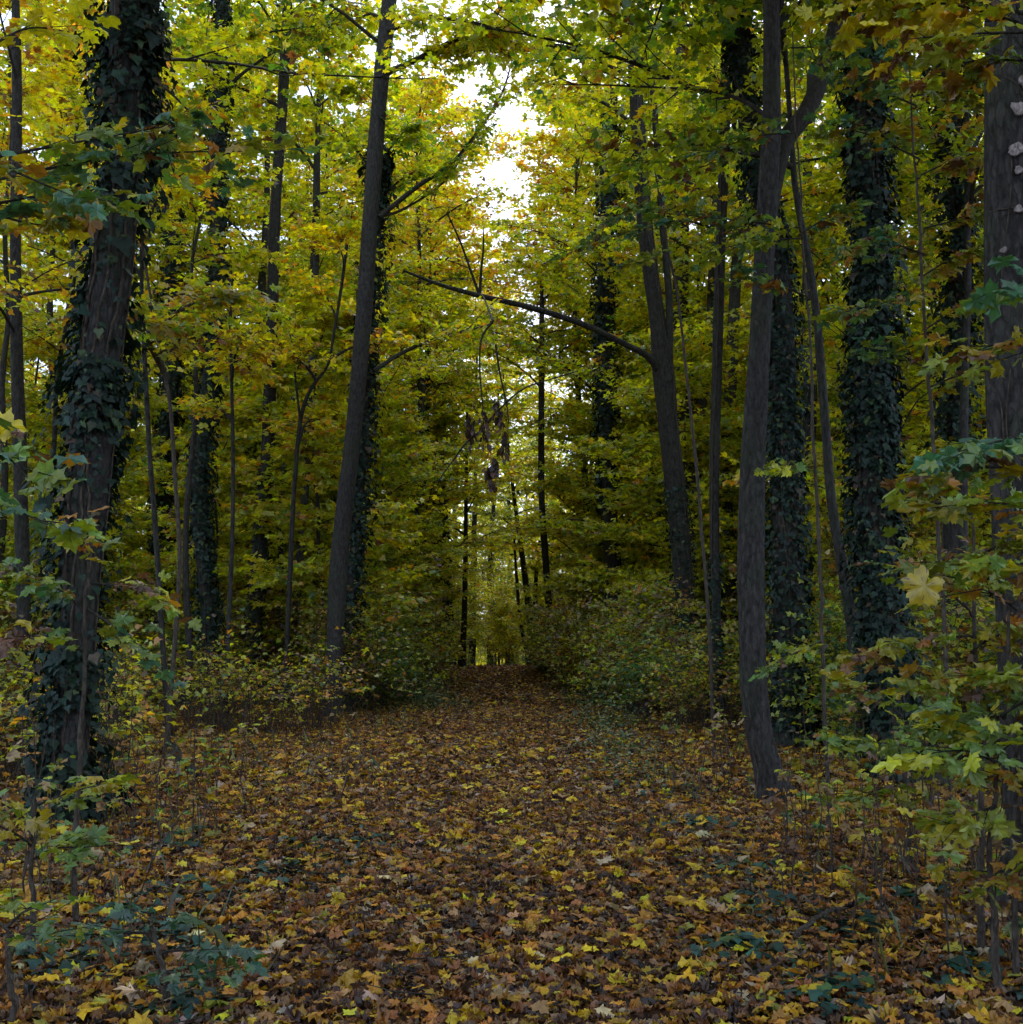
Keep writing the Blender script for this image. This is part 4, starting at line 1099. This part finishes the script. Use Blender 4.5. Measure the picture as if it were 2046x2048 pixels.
young('maple_sapling', 'maple sapling with pale green star-shaped leaves at the lower right edge', 0, 0,
      [(1880, 1760, 5.0), (1870, 1600, 5.0), (1885, 1450, 5.0), (1890, 1330, 5.0)],
      [(1885, 1440, 5.0, 1760, 1420, 4.8, 7, [(LG, .6), (YG, .4)]), (1885, 1420, 5.0, 1960, 1370, 4.8, 6, [(LG, .6), (YG, .4)]), (1887, 1400, 5, 1850, 1340, 5.1, 5, [(LG, .5), (YG, .5)]), (1880, 1520, 5, 1790, 1560, 5.0, 6, PAL_NY), (1880, 1560, 5, 1950, 1600, 4.9, 6, PAL_NY),
       (1888, 1350, 5.0, 1980, 1300, 5.0, 6, PAL_NY)], .125, PAL_NY, 7)
young('maple_sapling', 'maple sapling with one large yellow leaf hanging before the massive ivy trunk', 0, 0,
      [(1840, 1650, 5.6), (1835, 1450, 5.6), (1830, 1250, 5.6), (1825, 1050, 5.6), (1815, 950, 5.6)],
      [(1828, 1150, 5.6, 1700, 1050, 5.5, 7, PAL_NY), (1830, 1200, 5.6, 1640, 1230, 5.8, 9, PAL_NY), (1832, 1230, 5.6, 1930, 1180, 5.4, 8, PAL_NY), (1825, 1060, 5.6, 1910, 1020, 5.5, 7, PAL_NY), (1832, 1300, 5.6, 1750, 1290, 5.5, 8, PAL_NY),
       (1833, 1330, 5.6, 1920, 1290, 5.4, 8, PAL_NY), (1820, 960, 5.6, 1740, 920, 5.6, 7, PAL_NY), (1834, 1400, 5.6, 1770, 1370, 5.5, 7, [(LG, .4), (YG, .3), (OL, .3)])], .115, PAL_NY, 8)
# its big leaf
rb = np.random.default_rng(4)
bl = Leaves(); bp0 = P(1762, 1082, 4.0)
th_ = np.linspace(0, 2 * pi, 72, endpoint=False)
# lobed outline with small teeth, petiole notch at th = 0
prof = .60 + .07 * np.cos(5 * (th_ - pi)) + .05 * np.cos(15 * (th_ - pi)) + .035 * np.abs(((th_ * 36 / pi) % 2) - 1) - .34 * np.exp(-(np.minimum(th_, 2 * pi - th_) / .22) ** 2)
big_V = [np.zeros((1, 3))]
tipd = unit(np.array([-.62, -.1, -.78])); nrmd = unit(np.cross(np.cross(tipd, [.25, -1, .35]), tipd)); sxd = np.cross(tipd, nrmd)
for f_ in (.25, .5, .75, 1.0):
    rr_ = prof * f_; xx = np.sin(th_) * rr_; yy = -np.cos(th_) * rr_
    zz = -.35 * (xx ** 2 + yy ** 2) + .05 * np.cos(5 * (th_ - pi)) * f_ + .05 * np.sin(yy * 7 + xx * 4) * f_
    big_V.append(.115 * (xx[:, None] * sxd + yy[:, None] * tipd + zz[:, None] * nrmd))
big_V = np.vstack(big_V) + (bp0 + tipd * .06); lp = []; stt = []; c_ = 0
for a_ in range(72):
    b_ = (a_ + 1) % 72
    lp += [0, 1 + a_, 1 + b_]; stt.append(c_); c_ += 3
    for r_ in range(3):
        lp += [1 + r_ * 72 + a_, 1 + (r_ + 1) * 72 + a_, 1 + (r_ + 1) * 72 + b_, 1 + r_ * 72 + b_]; stt.append(c_); c_ += 4
gcol = np.tile([[.40, .29, .010]], (len(stt), 1)) * np.exp(rb.normal(0, .06, (len(stt), 1)))
gcol[rb.random(len(stt)) < .03] = (.12, .06, .02)
bme = mk_mesh('large_leaf', big_V, lp, stt, M_NEAR, gcol, True)
rt = [o_ for o_ in C.objects if o_.get('label', '').startswith('maple sapling with one large')][0]
big = link(bpy.data.objects.new('large_leaf', bme), rt) or bpy.data.objects['large_leaf']; big.location = -Vector(rt.location)
tt = Tubes(); tt.add([bp0 - np.array(rt.location), P(1800, 1090, 4.6) - np.array(rt.location), P(1828, 1110, 5.6) - np.array(rt.location)], [.002, .003, .005], 5); tt.build('leaf_stalk', M_TWIG, rt)

young('maple_sapling', 'yellow-green sapling hiding the lower half of the grey right-edge trunk', 0, 0,
      [(1925, 1780, 5.2), (1930, 1500, 5.2), (1920, 1250, 5.2), (1915, 1050, 5.2)],
      [(1918, 1150, 5.2, 1850, 1110, 5.1, 6, PAL_NY), (1920, 1250, 5.2, 1990, 1200, 5.1, 6, PAL_NY), (1922, 1300, 5.2, 1860, 1270, 5.0, 7, PAL_NY), (1925, 1380, 5.2, 1985, 1340, 5.1, 7, PAL_NY),
       (1928, 1480, 5.2, 1860, 1470, 5.0, 7, PAL_NY), (1928, 1560, 5.2, 1985, 1530, 5.1, 6, PAL_NY), (1916, 1060, 5.2, 1960, 1000, 5.2, 6, PAL_NY), (1927, 1640, 5.2, 1870, 1650, 5.1, 5, PAL_NY)], .105, PAL_NY, 21)
young('maple_sapling', 'green-leaved sapling leaning left in front of the foot of the massive ivy trunk', 0, 0,
      [(1720, 1640, 7.4), (1715, 1500, 7.4), (1700, 1380, 7.4), (1690, 1300, 7.4)],
      [(1708, 1430, 7.4, 1590, 1400, 7.4, 9, [(LG, .5), (YG, .3), (GR, .2)]), (1700, 1350, 7.4, 1610, 1290, 7.4, 8, PAL_NY), (1703, 1380, 7.4, 1800, 1360, 7.3, 9, [(LG, .5), (YG, .3), (GR, .2)]), (1710, 1480, 7.4, 1620, 1500, 7.3, 7, PAL_NY), (1695, 1310, 7.4, 1780, 1290, 7.4, 7)], .12, PAL_NY, 9)
young('maple_sapling', 'tall thin sapling whose green sprays cross the massive ivy trunk halfway up', 0, 0,
      [(1790, 1560, 8.2), (1780, 1200, 8.2), (1760, 800, 8.2), (1745, 500, 8.2), (1735, 300, 8.2), (1725, 120, 8.2)],
      [(1740, 560, 8.2, 1590, 590, 8.0, 10, PAL_NG), (1745, 480, 8.2, 1600, 470, 8.0, 9, PAL_NG), (1742, 520, 8.2, 1860, 470, 8.1, 10, PAL_NY), (1735, 300, 8.2, 1570, 235, 8.2, 10, PAL_NG), (1738, 330, 8.2, 1850, 300, 8.2, 10, PAL_NY),
       (1730, 200, 8.2, 1570, 130, 8.2, 12, PAL_NG), (1730, 180, 8.2, 1850, 170, 8.2, 12, PAL_NY), (1745, 430, 8.2, 1880, 400, 8.2, 9, PAL_NY), (1748, 620, 8.2, 1850, 570, 8.2, 10, PAL_NY), (1755, 700, 8.2, 1640, 640, 8.0, 7, PAL_NG),
       (1727, 130, 8.2, 1640, 60, 8.2, 10, PAL_NG), (1755, 730, 8.2, 1860, 700, 8.2, 7, PAL_NY)], .12, PAL_NG, 10, .022)
young('maple_sapling', 'tall thin sapling whose leaf sprays cross the forked tree below its fork', 0, 0,
      [(1560, 1500, 9.2), (1550, 1200, 9.2), (1540, 900, 9.2), (1525, 600, 9.2), (1512, 430, 9.2), (1500, 250, 9.2), (1490, 60, 9.2)],
      [(1510, 430, 9.2, 1230, 400, 9.3, 20, PAL_NG), (1512, 450, 9.2, 1330, 480, 9.1, 12, PAL_G), (1512, 440, 9.2, 1600, 400, 9.2, 10, PAL_NG), (1525, 560, 9.2, 1400, 520, 9.2, 7, PAL_NG), (1500, 250, 9.2, 1340, 290, 9.2, 9, PAL_NG),
       (1493, 90, 9.2, 1590, 100, 9.2, 8, PAL_NG), (1540, 880, 9.2, 1470, 880, 9.2, 7, PAL_G), (1550, 1210, 9.2, 1480, 1240, 9.2, 8, PAL_G)], .115, PAL_NG, 11, .02)
young('maple_sapling', 'tall sapling with blue-green sprays just below the fork-level branches right of the path', 0, 0,
      [(1350, 1420, 14), (1330, 1000, 14), (1290, 600, 14), (1260, 430, 14), (1240, 300, 14)],
      [(1260, 430, 14, 1080, 470, 13.5, 16, PAL_NG), (1250, 380, 14, 1130, 430, 13.5, 12, PAL_NG), (1265, 470, 14, 1180, 500, 13.8, 10, PAL_G), (1240, 310, 14, 1120, 300, 14, 10, PAL_Y), (1255, 400, 14, 1330, 370, 14, 9, PAL_Y), ], .13, PAL_NG, 12, .03)

# seedlings: thin stems with a few leaves on top
def seedling(h, seed, pal, nlf, size=.085):
    rng = np.random.default_rng(seed)
    root = thing('maple_seedling', 'x', 'seedling'); C.objects.unlink(root)
    n = 8; z = np.linspace(-.02, h, n); pts = np.stack([np.cumsum(rng.normal(0, .018, n)), np.cumsum(rng.normal(0, .018, n)), z], 1)
    tb = Tubes(); tb.add(pts, np.linspace(.0065, .002, n), 5)
    lv = Leaves(); A = []; D = []; Ln = []
    for i in range(nlf):
        f = rng.uniform(.55, 1); k = int(f * (n - 1)); p = pts[k]
        th = rng.uniform(0, 6.28); d = np.array([cos(th), sin(th), rng.uniform(-.1, .4)])
        l_ = rng.uniform(.06, .16)
        tb.add([p, p + d * l_], [.002, .001], 3); A.append(p); D.append(d); Ln.append(l_)
    leaves_on_twigs(rng, lv, np.array(A), np.array(D), np.array(Ln), pal, size, T_HI, 2, 1, fan=True)
    return root, [tb.build('stem', M_STEM, None, False), lv.build('leaf', M_NEAR, None, False)]


seedp = [seedling(h, 300 + i, p, n) for i, (h, p, n) in enumerate([(.9, PAL_NY, 6), (.7, PAL_NY, 5), (1.1, PAL_B, 4), (.5, PAL_NG, 5), (1.3, PAL_NY, 8), (.8, PAL_B, 2)])]
for pr in seedp:
    pr[1][1].name = 'foliage'
rng = np.random.default_rng(15)


def dist_of(py):
    py_ = py * K; v = -(py_ - H / 2) / F
    y_ = cos(PITCH) - v * sin(PITCH); z_ = sin(PITCH) + v * cos(PITCH)
    return -CAMZ / z_ * y_


zones = [((1480, 1930), (1560, 1760), 46, 'right of the forked tree foot'), ((1240, 1440), (1430, 1520), 16, 'left of the forked tree foot'), ((1520, 1700), (1420, 1560), 16, 'between the forked tree and the massive ivy trunk'),
         ((190, 480), (1400, 1560), 26, 'between the thick leaning trunk and mossy grey trunk'), ((0, 110), (1560, 1720), 12, 'left of the foot of the thick leaning trunk'), ((210, 420), (1560, 1700), 14, 'right of the foot of the thick leaning trunk'),
         ((1780, 1930), (1760, 1900), 8, 'in the lower right corner')]
for (xa, xb), (ya, yb), n, where in zones:
    for i in range(n):
        px = rng.uniform(xa, xb); py = rng.uniform(ya, yb); d = dist_of(py); p = P(px, py, d)
        place(seedp[rng.integers(len(seedp))], 'maple_seedling', p[0], p[1], rng.uniform(0, 6.28), rng.uniform(.65, 1.2),
              'thin maple seedling ' + where, 'seedling', 'maple seedlings ' + where)

# dead wood
def dead(name, label, pts, w, mat=M_STEM, cat='dead branch'):
    q_ = []
    for (px, py, up) in pts:
        d = dist_of(py); p = P(px, py, d); p[2] = float(gz(p[0], p[1])) + up; q_.append(p)
    q_ = np.array(q_); b = q_[0].copy()
    sp = smooth_path(q_ - b, 24); rg = np.random.default_rng(int(w * 1000))
    sp[1:-1] += rg.normal(0, w * .25, (22, 3))
    tb = Tubes(); tb.add(sp, np.linspace(w, w * .45, 24), 10, .08, cap=True)
    o = tb.build(name, mat); o.location = b; o['label'] = label; o['category'] = cat
    return o


dead('fallen_log', 'short grey weathered log lying left of the path behind the leaves', [(320, 1425, .06), (345, 1452, .08), (372, 1475, .05)], .075, M_BARKL, 'log')
dead('fallen_branch', 'thin pale stick leaning up from the leaves left of the path', [(270, 1670, .03), (300, 1640, .14), (350, 1600, .3)], .009)
dead('fallen_branch', 'thin brown stick lying in the leaves at the lower right', [(1500, 1790, .05), (1560, 1755, .08), (1600, 1740, .06)], .014)

# dangling clusters of dead leaves over the path
rng = np.random.default_rng(21)
hroot = thing('hanging_twig', 'broken thin branches with dark withered leaf clumps dangling over the middle of the path', 'dead branch', tuple(P(925, 600, 19)))
hb = np.array(hroot.location)
tb = Tubes()
for pts_ in [[(930, 605, 19), (908, 640, 19), (905, 700, 19), (910, 760, 19), (912, 800, 19)], [(935, 650, 19), (942, 700, 19), (955, 760, 19), (960, 800, 19)], [(912, 810, 19), (935, 780, 19), (985, 735, 19), (1040, 715, 19), (1090, 700, 19)],
             [(912, 810, 19), (880, 835, 19), (850, 875, 19), (825, 910, 19)], [(930, 605, 19), (912, 560, 21), (905, 558, 23.8)]]:
    q_ = np.array([P(*p_) for p_ in pts_]) - hb
    tb.add(smooth_path(q_, 16), np.linspace(.024, .009, 16), 5)
tb.build('twig', M_TWIG, hroot)
for (px, py, w, h_) in [(910, 800, 16, 60), (885, 810, 10, 46), (938, 775, 14, 38), (948, 840, 12, 44), (932, 875, 9, 22), (921, 895, 10, 34)]:
    n = 36; lv = Leaves()
    t = rng.random(n); c0 = P(px, py - h_ * .6, 19); c1 = P(px + 6, py + h_ * .6, 19)
    pos = c0 + (c1 - c0) * t[:, None] + rng.normal(0, 1, (n, 3)) * (w * K * 19 / F / 2) * (.35 + .5 * np.abs(np.sin(t * 9 + px)))[:, None] - hb
    lv.add(pos, np.stack([rng.normal(0, .3, n), rng.normal(0, .3, n), -np.ones(n)], 1), rng.normal(0, 1, (n, 3)), rng.uniform(.08, .19, n), pick(rng, [((.05, .03, .02), .7), ((.09, .04, .02), .3)], n, .2), T_OVAL, curl=.8)
    lv.build('withered_leaf_clump', M_DRY, hroot)
    

# ------------------------------------------------------------------ render settings
sc.view_settings.view_transform = 'Standard'; sc.view_settings.look = 'None'; sc.view_settings.gamma = 1
sc.view_settings.exposure = 0.94
cy = sc.cycles
cy.max_bounces = 9; cy.diffuse_bounces = 5; cy.transmission_bounces = 9; cy.glossy_bounces = 2; cy.transparent_max_bounces = 4
cy.use_denoising = True; cy.use_adaptive_sampling = True; cy.adaptive_threshold = .03
cy.caustics_reflective = False; cy.caustics_refractive = False
cy.sample_clamp_indirect = 6
print('objects', len(bpy.data.objects))

for o in list(bpy.data.objects):
    if not o.users_collection:
        bpy.data.objects.remove(o)
for o in C.objects:
    if 'label' in o and len(o['label'].split()) > 16:
        print('LONG', o.name, o['label'])
